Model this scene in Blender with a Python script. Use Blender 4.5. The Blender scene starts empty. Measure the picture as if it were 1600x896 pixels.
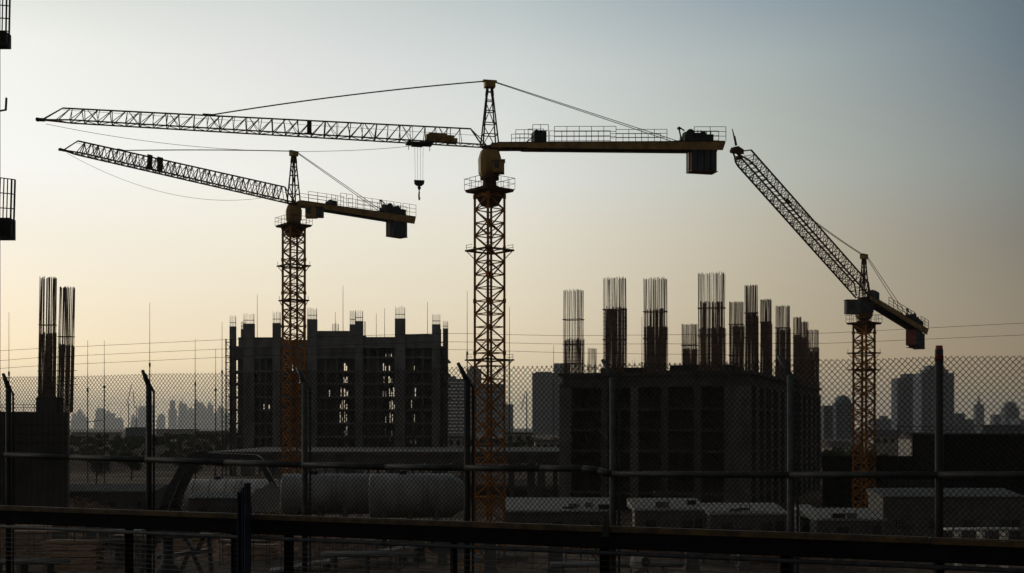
import bpy, math, random
from mathutils import Vector, Matrix
C = bpy.context.scene.collection
PI = math.pi
F = 1900.0      # focal length in photo pixels
H = 12.0        # eye height above the site
HY = 668.0      # horizon row

def P(px, py, Y):
    return Vector(((px-800)/F*Y, Y, H+(HY-py)/F*Y))
def GX(px, Y): return (px-800)/F*Y
def GZ(py, Y): return H+(HY-py)/F*Y

# ------------------------------------------------------------------ mesh builder
class MB:
    def __init__(s): s.v = []; s.f = []; s.sm = []
    def quadbox(s, c, ax, ay, az, smooth=False):
        n = len(s.v); c = Vector(c)
        for k in (-1, 1):
            for j in (-1, 1):
                for i in (-1, 1):
                    s.v.append(c + ax*i*.5 + ay*j*.5 + az*k*.5)
        for q in ((0,2,3,1),(4,5,7,6),(0,1,5,4),(2,6,7,3),(0,4,6,2),(1,3,7,5)):
            s.f.append(tuple(n+a for a in q)); s.sm.append(False)
    def box(s, x0, x1, y0, y1, z0, z1):
        s.quadbox(((x0+x1)/2,(y0+y1)/2,(z0+z1)/2), Vector((x1-x0,0,0)), Vector((0,y1-y0,0)), Vector((0,0,z1-z0)))
    def obox(s, c, sx, sy, sz, rz=0.0):
        a = Vector((math.cos(rz), math.sin(rz), 0)); b = Vector((-math.sin(rz), math.cos(rz), 0))
        s.quadbox(c, a*sx, b*sy, Vector((0,0,sz)))
    def bar(s, p, q, r, n=4, r2=None, cap=True, smooth=False):
        p = Vector(p); q = Vector(q); d = q-p
        if d.length < 1e-6: return
        d.normalize(); up = Vector((0,0,1)) if abs(d.z) < .95 else Vector((1,0,0))
        a = d.cross(up).normalized(); b = d.cross(a)
        if r2 is None: r2 = r
        k = len(s.v); off = PI/n
        for (o, rr) in ((p, r), (q, r2)):
            for i in range(n):
                t = 2*PI*i/n+off
                s.v.append(o + a*math.cos(t)*rr + b*math.sin(t)*rr)
        for i in range(n):
            j = (i+1) % n
            s.f.append((k+i, k+j, k+n+j, k+n+i)); s.sm.append(smooth)
        if cap:
            s.f.append(tuple(k+i for i in reversed(range(n)))); s.sm.append(False)
            s.f.append(tuple(k+n+i for i in range(n))); s.sm.append(False)
    def rbar(s, p, q, w, h):
        p = Vector(p); q = Vector(q); d = q-p; L = d.length; dn = d.normalized()
        up = Vector((0,0,1)) if abs(dn.z) < .95 else Vector((0,1,0))
        a = dn.cross(up).normalized(); b = a.cross(dn).normalized()
        s.quadbox((p+q)/2, d, a*w, b*h)
    def path(s, pts, r, n=5, smooth=True):
        for a, b in zip(pts, pts[1:]): s.bar(a, b, r, n, smooth=smooth)
    def prism(s, pts, e):
        """planar polygon pts extruded by vector e"""
        k = len(s.v); n = len(pts)
        for p in pts: s.v.append(Vector(p))
        for p in pts: s.v.append(Vector(p)+e)
        s.f.append(tuple(k+i for i in range(n))); s.sm.append(False)
        s.f.append(tuple(k+n+i for i in reversed(range(n)))); s.sm.append(False)
        for i in range(n):
            j = (i+1) % n
            s.f.append((k+j, k+i, k+n+i, k+n+j)); s.sm.append(False)
    def lathe(s, c, axis, prof, n=24, smooth=True):
        """prof: (distance along axis, radius)"""
        c = Vector(c); d = Vector(axis).normalized()
        up = Vector((0,0,1)) if abs(d.z) < .95 else Vector((1,0,0))
        a = d.cross(up).normalized(); b = d.cross(a)
        k = len(s.v)
        for (t, r) in prof:
            for i in range(n):
                w = 2*PI*i/n
                s.v.append(c + d*t + a*math.cos(w)*r + b*math.sin(w)*r)
        for m in range(len(prof)-1):
            for i in range(n):
                j = (i+1) % n
                s.f.append((k+m*n+i, k+m*n+j, k+(m+1)*n+j, k+(m+1)*n+i)); s.sm.append(smooth)
        s.f.append(tuple(k+i for i in reversed(range(n)))); s.sm.append(False)
        s.f.append(tuple(k+(len(prof)-1)*n+i for i in range(n))); s.sm.append(False)
    def mesh(s, name, mat, org):
        me = bpy.data.meshes.new(name)
        me.from_pydata([tuple(v-org) for v in s.v], [], s.f)
        me.polygons.foreach_set('use_smooth', s.sm)
        me.materials.append(mat); me.update()
        return me

ORG = {}
def tag(o, label, cat, group=None, kind=None):
    if label: o['label'] = label
    if cat: o['category'] = cat
    if group: o['group'] = group
    if kind: o['kind'] = kind
def thing(name, label, cat, loc, group=None):
    o = bpy.data.objects.new(name, None); C.objects.link(o)
    o.empty_display_size = .3
    o.location = loc; ORG[o.name] = Vector(loc); tag(o, label, cat, group); return o
def part(name, mb, mat, par, label=None):
    org = ORG[par.name]
    o = bpy.data.objects.new(name, mb.mesh(name, mat, org)); C.objects.link(o)
    o.parent = par; ORG[o.name] = org
    if label: o['label'] = label
    return o
def solo(name, mb, mat, label, cat, loc, group=None, kind=None):
    loc = Vector(loc)
    o = bpy.data.objects.new(name, mb.mesh(name, mat, loc)); C.objects.link(o)
    o.location = loc; ORG[o.name] = loc; tag(o, label, cat, group, kind); return o
def struct(name, mb, mat):
    o = bpy.data.objects.new(name, mb.mesh(name, mat, Vector((0,0,0)))); C.objects.link(o); o['kind'] = 'structure'; return o
def copy_tree(o, par=None, loc=None, rz=None, label=None, scale=None):
    c = o.copy(); C.objects.link(c)
    if par: c.parent = par
    if loc is not None: c.location = loc
    if rz is not None: c.rotation_euler = (0,0,rz)
    if scale is not None: c.scale = scale
    if label: c['label'] = label
    for ch in o.children: copy_tree(ch, c)
    return c

# ------------------------------------------------------------------ materials
def mat(name, c1, c2=None, scale=3.0, rough=.8, metal=0.0, bump=.15, stretch=(1,1,1), detail=6, spec=.3, thr=(.35,.65)):
    m = bpy.data.materials.new(name); m.use_nodes = True
    nt = m.node_tree; N = nt.nodes; L = nt.links
    b = N['Principled BSDF']
    tc = N.new('ShaderNodeTexCoord'); mp = N.new('ShaderNodeMapping')
    mp.inputs['Scale'].default_value = stretch
    L.new(tc.outputs['Object'], mp.inputs['Vector'])
    n1 = N.new('ShaderNodeTexNoise'); n1.inputs['Scale'].default_value = scale; n1.inputs['Detail'].default_value = detail
    n1.inputs['Roughness'].default_value = .62
    L.new(mp.outputs[0], n1.inputs['Vector'])
    cr = N.new('ShaderNodeValToRGB')
    cr.color_ramp.elements[0].position = thr[0]; cr.color_ramp.elements[1].position = thr[1]
    if c2 is None: c2 = tuple(x*.6 for x in c1)
    cr.color_ramp.elements[0].color = (*c2, 1); cr.color_ramp.elements[1].color = (*c1, 1)
    L.new(n1.outputs['Fac'], cr.inputs['Fac']); L.new(cr.outputs['Color'], b.inputs['Base Color'])
    n2 = N.new('ShaderNodeTexNoise'); n2.inputs['Scale'].default_value = scale*6; n2.inputs['Detail'].default_value = 4
    L.new(mp.outputs[0], n2.inputs['Vector'])
    mr = N.new('ShaderNodeMapRange'); mr.inputs['To Min'].default_value = max(0, rough-.15); mr.inputs['To Max'].default_value = min(1, rough+.1)
    L.new(n2.outputs['Fac'], mr.inputs['Value']); L.new(mr.outputs[0], b.inputs['Roughness'])
    bp = N.new('ShaderNodeBump'); bp.inputs['Strength'].default_value = bump; bp.inputs['Distance'].default_value = .02
    L.new(n2.outputs['Fac'], bp.inputs['Height']); L.new(bp.outputs[0], b.inputs['Normal'])
    b.inputs['Metallic'].default_value = metal
    b.inputs['Specular IOR Level'].default_value = spec
    return m
M = {}
M['yellow'] = mat('crane_yellow_paint', (.50,.23,.035), (.22,.09,.02), 1.3, .55)
M['yellow_dark'] = mat('weathered_yellow_paint', (.38,.23,.06), (.17,.10,.03), 1.1, .6)
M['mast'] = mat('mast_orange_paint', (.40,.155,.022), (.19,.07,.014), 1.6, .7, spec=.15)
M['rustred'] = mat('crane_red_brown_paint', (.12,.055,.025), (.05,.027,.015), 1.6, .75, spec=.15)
M['dark_steel'] = mat('dark_steel', (.035,.033,.032), (.018,.017,.017), 2.5, .65, .1, spec=.2)
M['rope'] = mat('steel_rope', (.03,.03,.03), (.015,.015,.015), 8, .8, spec=.1)
M['grey_rope'] = mat('pale_rope', (.30,.29,.27), (.2,.2,.19), 8, .8)
M['galv'] = mat('galvanised_tube', (.08,.08,.08), (.04,.04,.042), 9, .6, .1, spec=.2)
M['rail'] = mat('dark_rail_paint', (.055,.053,.05), (.025,.024,.023), 5, .5, .2, spec=.3)
M['wire'] = mat('chain_link_wire', (.050,.040,.032), (.025,.020,.017), 30, .75, .0, spec=.1)
M['red'] = mat('red_oxide_paint', (.22,.03,.02), (.09,.02,.015), 6, .6)
M['black'] = mat('black_paint', (.012,.012,.013), (.006,.006,.006), 4, .8, spec=.05)
M['navy'] = mat('navy_steel_paint', (.035,.045,.075), (.02,.024,.035), 5, .6, spec=.2)
M['lip'] = mat('ochre_painted_angle', (.10,.058,.02), (.03,.02,.012), 7, .7)
M['cw'] = mat('counterweight_concrete', (.065,.07,.078), (.04,.044,.05), 1.5, .85)
M['cw_dark'] = mat('machinery_paint', (.035,.045,.045), (.018,.02,.02), 2, .7)
M['conc'] = mat('raw_concrete', (.17,.167,.16), (.09,.088,.084), .35, .92, bump=.3, stretch=(1,1,.35))
M['conc_mid'] = mat('slab_concrete', (.17,.165,.16), (.09,.088,.085), .4, .92, bump=.3)
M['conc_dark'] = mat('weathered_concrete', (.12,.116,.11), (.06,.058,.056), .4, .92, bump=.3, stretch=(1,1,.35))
M['conc_black'] = mat('dark_concrete', (.070,.068,.064), (.034,.033,.032), .5, .92, bump=.3, stretch=(1,1,.4))  # concrete base colour darkened to suit the backlit blocks
M['rebar'] = mat('rusty_rebar', (.20,.13,.09), (.09,.062,.048), 2.0, .85, spec=.1)
M['formply'] = mat('formwork_ply', (.11,.075,.045), (.05,.035,.025), .8, .85)
M['wood'] = mat('raw_timber', (.42,.28,.17), (.2,.12,.07), 1.2, .85, stretch=(1,6,6))
M['dirt'] = mat('building_rubble', (.36,.22,.15), (.15,.09,.06), 1.2, .95, bump=.6)
M['white'] = mat('dusty_white_sheet', (.30,.285,.25), (.17,.16,.145), 1.5, .75)
M['cabin'] = mat('cabin_grey_panel', (.13,.128,.122), (.07,.069,.066), 1.0, .75)
M['tank'] = mat('tank_grey_paint', (.26,.255,.245), (.15,.148,.14), .7, .6, stretch=(1,1,.5))
M['tank_pale'] = mat('tank_pale_paint', (.62,.60,.55), (.4,.38,.35), .7, .65, stretch=(1,1,.5))
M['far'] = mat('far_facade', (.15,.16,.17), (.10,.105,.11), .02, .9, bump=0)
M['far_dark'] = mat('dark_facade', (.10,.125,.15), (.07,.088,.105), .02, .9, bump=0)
M['far_pale'] = mat('pale_facade', (.30,.30,.30), (.2,.2,.2), .02, .9, bump=0)
M['white_facade'] = mat('white_facade', (.8,.8,.78), (.65,.65,.63), .02, .9, bump=0)
M['glass'] = mat('dark_window_glass', (.02,.025,.03), (.015,.018,.02), .1, .3, bump=0, spec=.5)
M['roof'] = mat('dark_roof_tiles', (.07,.05,.045), (.04,.03,.028), .6, .85)
M['house'] = mat('house_render', (.40,.37,.33), (.26,.24,.21), .4, .9)
M['house_yellow'] = mat('yellow_door_paint', (.75,.68,.2), (.6,.52,.15), 1, .7)
M['leaf'] = mat('tree_leaves', (.05,.06,.03), (.025,.03,.015), 1.5, .8, bump=0)
M['bark'] = mat('tree_bark', (.06,.045,.035), (.03,.024,.02), 3, .9)
M['rubber'] = mat('black_rubber', (.02,.02,.02), (.012,.012,.012), 6, .85)
M['excav'] = mat('excavator_dark_paint', (.045,.045,.052), (.025,.025,.028), 1.5, .55)

def ground_mat():
    m = bpy.data.materials.new('site_ground'); m.use_nodes = True
    nt = m.node_tree; N = nt.nodes; L = nt.links; b = N['Principled BSDF']
    tc = N.new('ShaderNodeTexCoord')
    def noise(sc, det=8):
        n = N.new('ShaderNodeTexNoise'); n.inputs['Scale'].default_value = sc; n.inputs['Detail'].default_value = det
        L.new(tc.outputs['Object'], n.inputs['Vector']); return n
    def ramp(f, a, ca, bb, cb):
        r = N.new('ShaderNodeValToRGB'); e = r.color_ramp.elements
        e[0].position = a; e[0].color = (*ca,1); e[1].position = bb; e[1].color = (*cb,1)
        L.new(f, r.inputs['Fac']); return r
    r1 = ramp(noise(.06).outputs['Fac'], .38, (.07,.052,.04), .62, (.24,.17,.12))
    r2 = ramp(noise(.9).outputs['Fac'], .40, (.35,.33,.3), .66, (1,1,1))
    mx = N.new('ShaderNodeMixRGB'); mx.blend_type = 'MULTIPLY'; mx.inputs['Fac'].default_value = .9
    L.new(r1.outputs[0], mx.inputs[1]); L.new(r2.outputs[0], mx.inputs[2])
    L.new(mx.outputs[0], b.inputs['Base Color'])
    b.inputs['Roughness'].default_value = .95; b.inputs['Specular IOR Level'].default_value = .1
    bp = N.new('ShaderNodeBump'); bp.inputs['Strength'].default_value = .6; bp.inputs['Distance'].default_value = .15
    L.new(noise(1.7, 6).outputs['Fac'], bp.inputs['Height']); L.new(bp.outputs[0], b.inputs['Normal'])
    return m
M['ground'] = ground_mat()

# ------------------------------------------------------------------ camera
cam = bpy.data.cameras.new('camera'); co = bpy.data.objects.new('camera', cam); C.objects.link(co)
cam.sensor_width = 36; cam.lens = 36*F/1600; cam.shift_y = (HY-448)/1600.0
cam.clip_start = .1; cam.clip_end = 60000
co.location = (0,0,H); co.rotation_euler = (PI/2,0,0)
bpy.context.scene.camera = co

# ------------------------------------------------------------------ ground
def gz(x, y):
    h = 0.0
    if 30 < y < 330:
        h += .25*math.sin(x*.11+1.3)*math.sin(y*.09) + .15*math.sin(x*.31)*math.cos(y*.27+.5)
    # long low bank of spoil and scrub behind the site
    if 330 < y < 620:
        k = math.sin((y-330)/290*PI)**.7
        amp = 6.0 if x < 60 else 3.0
        h += k*(amp + 1.6*math.sin(x*.035)+1.0*math.sin(x*.11+2)+.5*math.sin(x*.37))
    return h
mb = MB()
ys = [-400,-100,-20,20,40,60]+[60+4*i for i in range(1,70)]+[340+8*i for i in range(1,37)]+[700,900,1400,2400,4000,7000,11000,15500]
xs = [-15500,-9000,-5000,-2500,-1200,-600,-350]+[-300+4*i for i in range(0,151)]+[350,600,1200,2500,5000,9000,15500]
for y in ys:
    for x in xs: mb.v.append(Vector((x,y,gz(x,y) if abs(x) < 400 else (gz(300 if x > 0 else -300,y)))))
nx = len(xs)
for j in range(len(ys)-1):
    for i in range(nx-1):
        mb.f.append((j*nx+i, j*nx+i+1, (j+1)*nx+i+1, (j+1)*nx+i)); mb.sm.append(True)
struct('ground', mb, M['ground'])

# ------------------------------------------------------------------ viewer's side: deck with fence line
def fy(px):   # distance of the fence line at photo column px
    return 1.0/(1/15.5 + px/1600.0*(1/10.7-1/15.5))
def fp(px, z, back=0.0):
    Y = fy(px); return Vector((GX(px,Y), Y+back, z))
fa = fp(-350, 0); fb = fp(2050, 0)
fdir = (fb-fa).normalized(); fn = Vector((-fdir.y, fdir.x, 0))    # fn points away from camera
if fn.y < 0: fn = -fn
mb = MB()
pts = [fa+fn*.35+Vector((0,0,9.9)), fb+fn*.35+Vector((0,0,9.9)), Vector((fb.x+5,-12,9.9)), Vector((fa.x-5,-12,9.9))]
mb.prism([p for p in pts], Vector((0,0,-.6)))
struct('road', mb, M['conc_dark'])
mb = MB()
mb.prism([fa+fn*.30, fb+fn*.30, fb+fn*0.0, fa+fn*0.0], Vector((0,0,9.29)))
solo('retaining_wall', mb, M['conc_dark'], 'tall concrete retaining wall under the chain link fence', 'wall', (fa+fb)/2)

rnd = random.Random(7)
# chain link fence
fence = thing('chain_link_fence', 'long dark chain link fence with bent post tops and a mid rail', 'fence', fp(800,9.9))
posts = [-215, 18, 237, 480, 733, 960, 1237, 1468, 1745]
def zt(px): return H+.66+.02*math.sin(px*.013)
L_total = (fb-fa).length
def along(t): return fa+fdir*t
tpost = [(fp(px,0)-fa).dot(fdir) for px in posts]
ZB = H-1.16
mesh_names = 0
ptch = .052*2   # along-fence distance per diamond in the drawn pattern
dm = .052
for a, b in zip(tpost, tpost[1:]):
    mb = MB(); top = H+.64; hgt = top-ZB
    sag = lambda t: -.012*math.sin(PI*(t-a)/(b-a))
    k0 = int((a-hgt)/dm)-1; k1 = int(b/dm)+1
    wr = .0036
    for k in range(k0, k1):
        s0 = k*dm
        # rising wire
        ta, tb = max(s0, a), min(s0+hgt*.92, b)
        if tb-ta > .01:
            z0 = ZB+(ta-s0)/.92; z1 = ZB+(tb-s0)/.92
            j = rnd.uniform(-.003,.003)
            nseg = 3
            pr = None
            for q in range(nseg+1):
                t = ta+(tb-ta)*q/nseg
                z = z0+(z1-z0)*q/nseg
                p = along(t)+Vector((0,0,z+sag(t)))+fn*(.02*math.sin(t*2.1+z*1.5))+fn*.003
                if pr is not None: mb.bar(pr, p, wr, 3, cap=False)
                pr = p
            pr = None
            # falling wire (mirror)
            for q in range(nseg+1):
                t = a+b-(ta+(tb-ta)*q/nseg)
                z = z0+(z1-z0)*q/nseg
                p = along(t)+Vector((0,0,z+sag(t)))+fn*(.02*math.sin(t*2.1+z*1.5))-fn*.003
                if pr is not None: mb.bar(pr, p, wr, 3, cap=False)
                pr = p
    # twisted selvage knuckles and two line wires
    t = a
    while t < b:
        p = along(t)+Vector((0,0,top+sag(t)-.004))
        mb.bar(p, p+Vector((0,0,.010)), wr*1.1, 3, cap=False)
        t += dm
    part('wire_mesh', mb, M['wire'], fence)
for i, (px, t) in enumerate(zip(posts, tpost)):
    mb = MB(); base = along(t)-fn*.05
    if px == 1468:
        mb.bar(base+Vector((0,0,9.9)), base+Vector((0,0,H+.70)), .036, 8, smooth=True)
    else:
        kz = H+.50
        mb.bar(base+Vector((0,0,9.9)), base+Vector((0,0,kz)), .034, 8, smooth=True)
        mb.bar(base+Vector((0,0,kz-.02)), base+fn*.03-fdir*.12+Vector((0,0,kz+.18)), .029, 6, r2=.02, smooth=True)
        mb.bar(base+fn*.02+fdir*.055+Vector((0,0,kz-.08)), base+fn*.03-fdir*.08+Vector((0,0,kz+.14)), .012, 5); mb.bar(base+fn*.02+fdir*.06+Vector((0,0,9.9)), base+fn*.02+fdir*.06+Vector((0,0,kz-.06)), .013, 5)
    po = part('post', mb, M['galv'] if px in (480,960,1237) else M['dark_steel'], fence)
    if px == 1468:
        mb = MB(); mb.bar(base+Vector((0,0,H+.60)), base+Vector((0,0,H+.735)), .040, 8, r2=.03, smooth=True)
        part('cap', mb, M['red'], po, 'faded red post cap')
# mid rail: drops a step at the post at 960
def railz(px):
    y = 710+(px)*(8/237.) if px < 237 else (718+(px-237)*(14/713.) if px < 930 else 741.5)
    return y
mb = MB(); pr = None
prof = [-215,-60,18,120,237,360,480,610,733,850,915,940,958]
ryy = [706,709,711,715,718.5,723,726.5,730,731.5,732,732.5,736,741]
for px, y in zip(prof, ryy):
    p = along((fp(px,0)-fa).dot(fdir))-fn*.10; p.z = GZ(y, p.y)
    if pr is not None: mb.bar(pr, p, .036, 8, smooth=True)
    pr = p
part('rail', mb, M['rail'], fence)
mb = MB(); pr = None
for px, y in [(962,741),(1237,742.5),(1468,742.5),(1745,742)]:
    p = along((fp(px,0)-fa).dot(fdir))-fn*.10; p.z = GZ(y, p.y)
    if pr is not None: mb.bar(pr, p, .033, 8, smooth=True)
    pr = p
part('rail', mb, M['rail'], fence)

# steel guard beam on the camera side of the fence
gb = thing('guard_beam', 'heavy black steel guard beam with ochre top edge below the fence rail', 'barrier', fp(800,9.9)-fn*.35)
g0 = fa-fn*.40; g1 = fb-fn*.40
def gp(t, z): return g0+fdir*t+Vector((0,0,z))
mb = MB(); seg = 3.1; t = 0
beam_parts = []
while t < L_total:
    e = min(t+seg, L_total)
    m1 = MB(); zt_ = H-.965+rnd.uniform(-.002,.002)
    m1.rbar(gp(t+.006,zt_), gp(e-.006,zt_), .07, .010)
    m1.rbar(gp(t+.006,zt_-.028)-fn*.05, gp(e-.006,zt_-.028)-fn*.05, .008, .045)
    part('top_angle', m1, M['lip'], gb)
    t = e
mb.rbar(gp(0,H-1.095), gp(L_total,H-1.095), .05, .165)
mb.rbar(gp(0,H-1.155)-fn*.02, gp(L_total,H-1.155)-fn*.02, .12, .02)
part('web', mb, M['black'], gb)
mb = MB(); mb.bar(gp(0,H-1.215)-fn*.06, gp(L_total,H-1.215)-fn*.06, .022, 8, smooth=True)
part('handrail', mb, M['galv'], gb)
for k in range(7):
    mb = MB(); z = H-1.30-k*.055
    mb.bar(gp(0,z), gp(L_total,z), .0055, 4)
    part('wire', mb, M['galv'], gb)
def gt(px): return (fp(px,0)-fa).dot(fdir)
for px, w in [(-190,.08),(20,.08),(235,.06),(400,.11),(480,.08),(733,.05),(963,.09),(1238,.09),(1472,.06),(1750,.08)]:
    mb = MB(); t = gt(px); z1 = H-1.13
    top = H-1.06
    mb.rbar(gp(t,9.9)+fn*.06, gp(t,top)+fn*.06, w, .02); mb.rbar(gp(t-w*.45,9.9)+fn*.02, gp(t-w*.45,top)+fn*.02, .012, .09)
    mb.rbar(gp(t+w*.45,9.9)+fn*.02, gp(t+w*.45,top)+fn*.02, .012, .09)
    part('post', mb, M['black'] if px != 400 else M['navy'], gb)
# tall pointed stanchion in front of the beam
t = gt(427); base = gp(t,9.9)-fn*.16
mb = MB()
mb.rbar(base, base+Vector((0,0,H-.66-9.9)), .012, .11)
mb.prism([base-fdir*.052, base+fdir*.052, base+fdir*.052+Vector((0,0,H-.60-9.9)), base-fdir*.052+Vector((0,0,H-.70-9.9))], fn*.012)
mb.prism([base-fdir*.052-fn*.05, base-fdir*.042-fn*.05, base-fdir*.042-fn*.05+Vector((0,0,H-.71-9.9)), base-fdir*.052-fn*.05+Vector((0,0,H-.71-9.9))], fn*.11)
mb.prism([base+fdir*.042-fn*.05, base+fdir*.052-fn*.05, base+fdir*.052-fn*.05+Vector((0,0,H-.61-9.9)), base+fdir*.042-fn*.05+Vector((0,0,H-.61-9.9))], fn*.11)
solo('steel_stanchion', mb, M['navy'], 'navy channel section stanchion with slanted top in front of the guard beam', 'post', base)
# torn flag-like bracket on the 960 post
mb = MB(); base = gp(gt(968), H-1.06)-fn*.08
mb.prism([base-fdir*.03, base+fdir*.05, base+fdir*.045+Vector((0,0,.16)), base+fdir*.01+Vector((0,0,.22)), base-fdir*.0+Vector((0,0,.12))], fn*.02)
br = part('bracket', mb, M['dark_steel'], gb)

# ------------------------------------------------------------------ tower cranes
def crane(px, Y, pivot_y, az, tip, cend_px, cend_y, s, label, detail):
    """az: unit xy vector of counter-jib heading; jib heads the other way"""
    bx = GX(px,Y); base = Vector((bx,Y,gz(bx,Y)))
    piv = Vector((bx, Y, GZ(pivot_y,Y)))
    cd = Vector((az[0],az[1],0)).normalized()
    root = thing('tower_crane', label, 'tower crane', base, 'tower cranes')
    def reach(dirv, tpx, tpy):
        q = (tpx-800)/F
        L = (q*Y-bx)/(dirv.x-q*dirv.y)
        YY = Y+dirv.y*L
        return Vector((bx+dirv.x*L, YY, GZ(tpy,YY)))
    J1 = reach(-cd, *tip); K1 = reach(cd, cend_px, cend_y)
    n = Vector((-cd.y, cd.x, 0)); up = Vector((0,0,1))
    D = detail
    # mast
    mt = D['mast_top']; mtz = GZ(mt,Y); rot = D['mrot']; hs = s/2
    ca, sa = math.cos(rot), math.sin(rot)
    cor = [Vector((ca*i*hs-sa*j*hs, sa*i*hs+ca*j*hs, 0)) for i,j in ((-1,-1),(1,-1),(1,1),(-1,1))]
    bc = Vector((bx,Y,0)); mb = MB(); z0 = base.z-.3; cr = D['cr']
    for c in cor: mb.bar(bc+c+up*z0, bc+c+up*mtz, cr, 4)
    z = z0+.3; st = s*D.get('st',.62); k = 0; dr = cr*.46
    while z < mtz-.1:
        zn = min(z+st, mtz)
        for i in range(4):
            a = bc+cor[i]; b = bc+cor[(i+1)%4]
            mb.bar(a+up*zn, b+up*zn, dr*.9, 4, cap=False)
            if (k+i) % 2: a, b = b, a
            mb.bar(a+up*z, b+up*zn, dr, 4, cap=False)
            if k % 3 == 1: mb.bar(b+up*z, a+up*zn, dr*.8, 4, cap=False)
        if k % 4 == 3:
            for c in cor: mb.bar(bc+c+up*(zn-.18), bc+c+up*(zn+.18), cr*1.45, 4)
        z = zn; k += 1
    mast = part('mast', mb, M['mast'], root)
    # ladder inside
    mb = MB(); lo = bc+cor[0]*.35
    for sx in (-.2,.2): mb.bar(lo+Vector((sx,0,z0)), lo+Vector((sx,0,mtz)), .028, 4)
    z = z0
    while z < mtz:
        mb.bar(lo+Vector((-.2,0,z)), lo+Vector((.2,0,z)), .016, 3, cap=False); z += .35
    z = z0+3
    while z < mtz:   # safety hoops
        for q in range(6):
            t0 = PI*q/6; t1 = PI*(q+1)/6
            mb.bar(lo+Vector((-.35*math.cos(t0), .35*math.sin(t0), z)), lo+Vector((-.35*math.cos(t1), .35*math.sin(t1), z)), .02, 3, cap=False)
        z += .9
    part('ladder', mb, M['rustred'], mast)
    # mast platforms
    for (py, ext) in D['plats']:
        pz = GZ(py,Y); mb = MB()
        e = hs+ext
        c4 = [Vector((ca*i*e-sa*j*e, sa*i*e+ca*j*e, 0)) for i,j in ((-1,-1),(1,-1),(1,1),(-1,1))]
        for i in range(4):
            a = bc+c4[i]+up*pz; b = bc+c4[(i+1)%4]+up*pz
            mb.rbar(a, b, .35, .12)
            for h_ in (.45,.85): 
                if D['rails']: mb.bar(a+up*h_*.6, a.lerp(b,.28)+up*h_*.6, .025, 4, cap=False)
            mb.bar(a, a+up*.55, .03, 4)
            mb.bar(bc+cor[i]+up*(pz-.8), a, .05, 4)
        part('mast_platform', mb, M['rustred'], mast)
    # mast head collar platform
    mb = MB(); e0 = hs*1.05; e1 = hs*1.5+.2
    cz = mtz
    for (za, zb, ea, eb) in ((cz-1.2*D['k'], cz+.05, hs*.55, hs*1.12), (cz+.05, cz+.30*D['k'], e1*.92, e1), ):
        kk = len(mb.v)
        for (zz, ee) in ((za,ea),(zb,eb)):
            for i,j in ((-1,-1),(1,-1),(1,1),(-1,1)):
                mb.v.append(Vector((bx+ca*i*ee-sa*j*ee, Y+sa*i*ee+ca*j*ee, zz)))
        for i in range(4):
            j = (i+1)%4; mb.f.append((kk+i,kk+j,kk+4+j,kk+4+i)); mb.sm.append(False)
        mb.f.append((kk+3,kk+2,kk+1,kk)); mb.sm.append(False); mb.f.append((kk+4,kk+5,kk+6,kk+7)); mb.sm.append(False)
    collar = part('collar_platform', mb, M['rustred'], root)
    mb = MB()
    c4 = [Vector((ca*i*e1-sa*j*e1, sa*i*e1+ca*j*e1, 0)) for i,j in ((-1,-1),(1,-1),(1,1),(-1,1))]
    zz = cz+.3*D['k']
    for i in range(4):
        a = bc+c4[i]+up*zz; b = bc+c4[(i+1)%4]+up*zz
        hh = 1.0*D['k']
        for q in range(4):
            p = a.lerp(b, q/4); mb.bar(p, p+up*hh, .028, 4)
        mb.bar(a+up*hh, b+up*hh, .028, 4); mb.bar(a+up*hh*.5, b+up*hh*.5, .02, 4)
    part('guard_rail', mb, M['rustred'], collar)
    # slewing ring
    sz0 = zz; sz1 = GZ(D['cab_bot'],Y)
    mb = MB(); mb.lathe(bc+up*sz0, up, [(0,hs*.95),(.25*D['k'],hs*.95),(.3*D['k'],hs*.7),((sz1-sz0)*.75,hs*.62),((sz1-sz0)*.8,hs*.9),(sz1-sz0+.02,hs*.9)], 20)
    part('slewing_ring', mb, M['rustred'], root)
    # slewing platform body
    sz2 = GZ(D['cab_top'],Y); r0 = D['cab_w']/2/F*Y
    mb = MB(); hb_ = sz2-sz1; ra = math.radians(D.get('brot',14))
    ba = Vector((math.cos(ra),math.sin(ra),0)); bb_ = Vector((-math.sin(ra),math.cos(ra),0)); oc = []
    for (zz, e) in ((sz1+.02,.80),(sz1+hb_*.16,.97),(sz1+hb_*.70,1.0),(sz2,.80)):
        for (u,v) in ((-1,-.55),(-.55,-1),(.7,-1),(1,-.7),(1,.55),(.55,1),(-.7,1),(-1,.7)): oc.append(Vector((bx,Y,zz))+ba*u*r0*.90*e+bb_*v*r0*.80*e)
    k0_ = len(mb.v); mb.v += oc
    for q in range(3):
        for t_ in range(8): mb.f.append((k0_+q*8+t_, k0_+q*8+(t_+1)%8, k0_+(q+1)*8+(t_+1)%8, k0_+(q+1)*8+t_)); mb.sm.append(False)
    mb.f.append(tuple(k0_+t_ for t_ in reversed(range(8)))); mb.sm.append(False); mb.f.append(tuple(k0_+24+t_ for t_ in range(8))); mb.sm.append(False)
    body = part('slewing_body', mb, M['yellow_dark'], root)
    mb = MB(); zt2 = piv.z
    mb.lathe(bc+up*(sz2+.01), up, [(0,r0*.62),((zt2-sz2)*.5,r0*.55),((zt2-sz2)*.6,r0*.75),(zt2-sz2-.05,r0*.75)], 10, smooth=False)
    part('neck', mb, M['rustred'], body)
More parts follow.
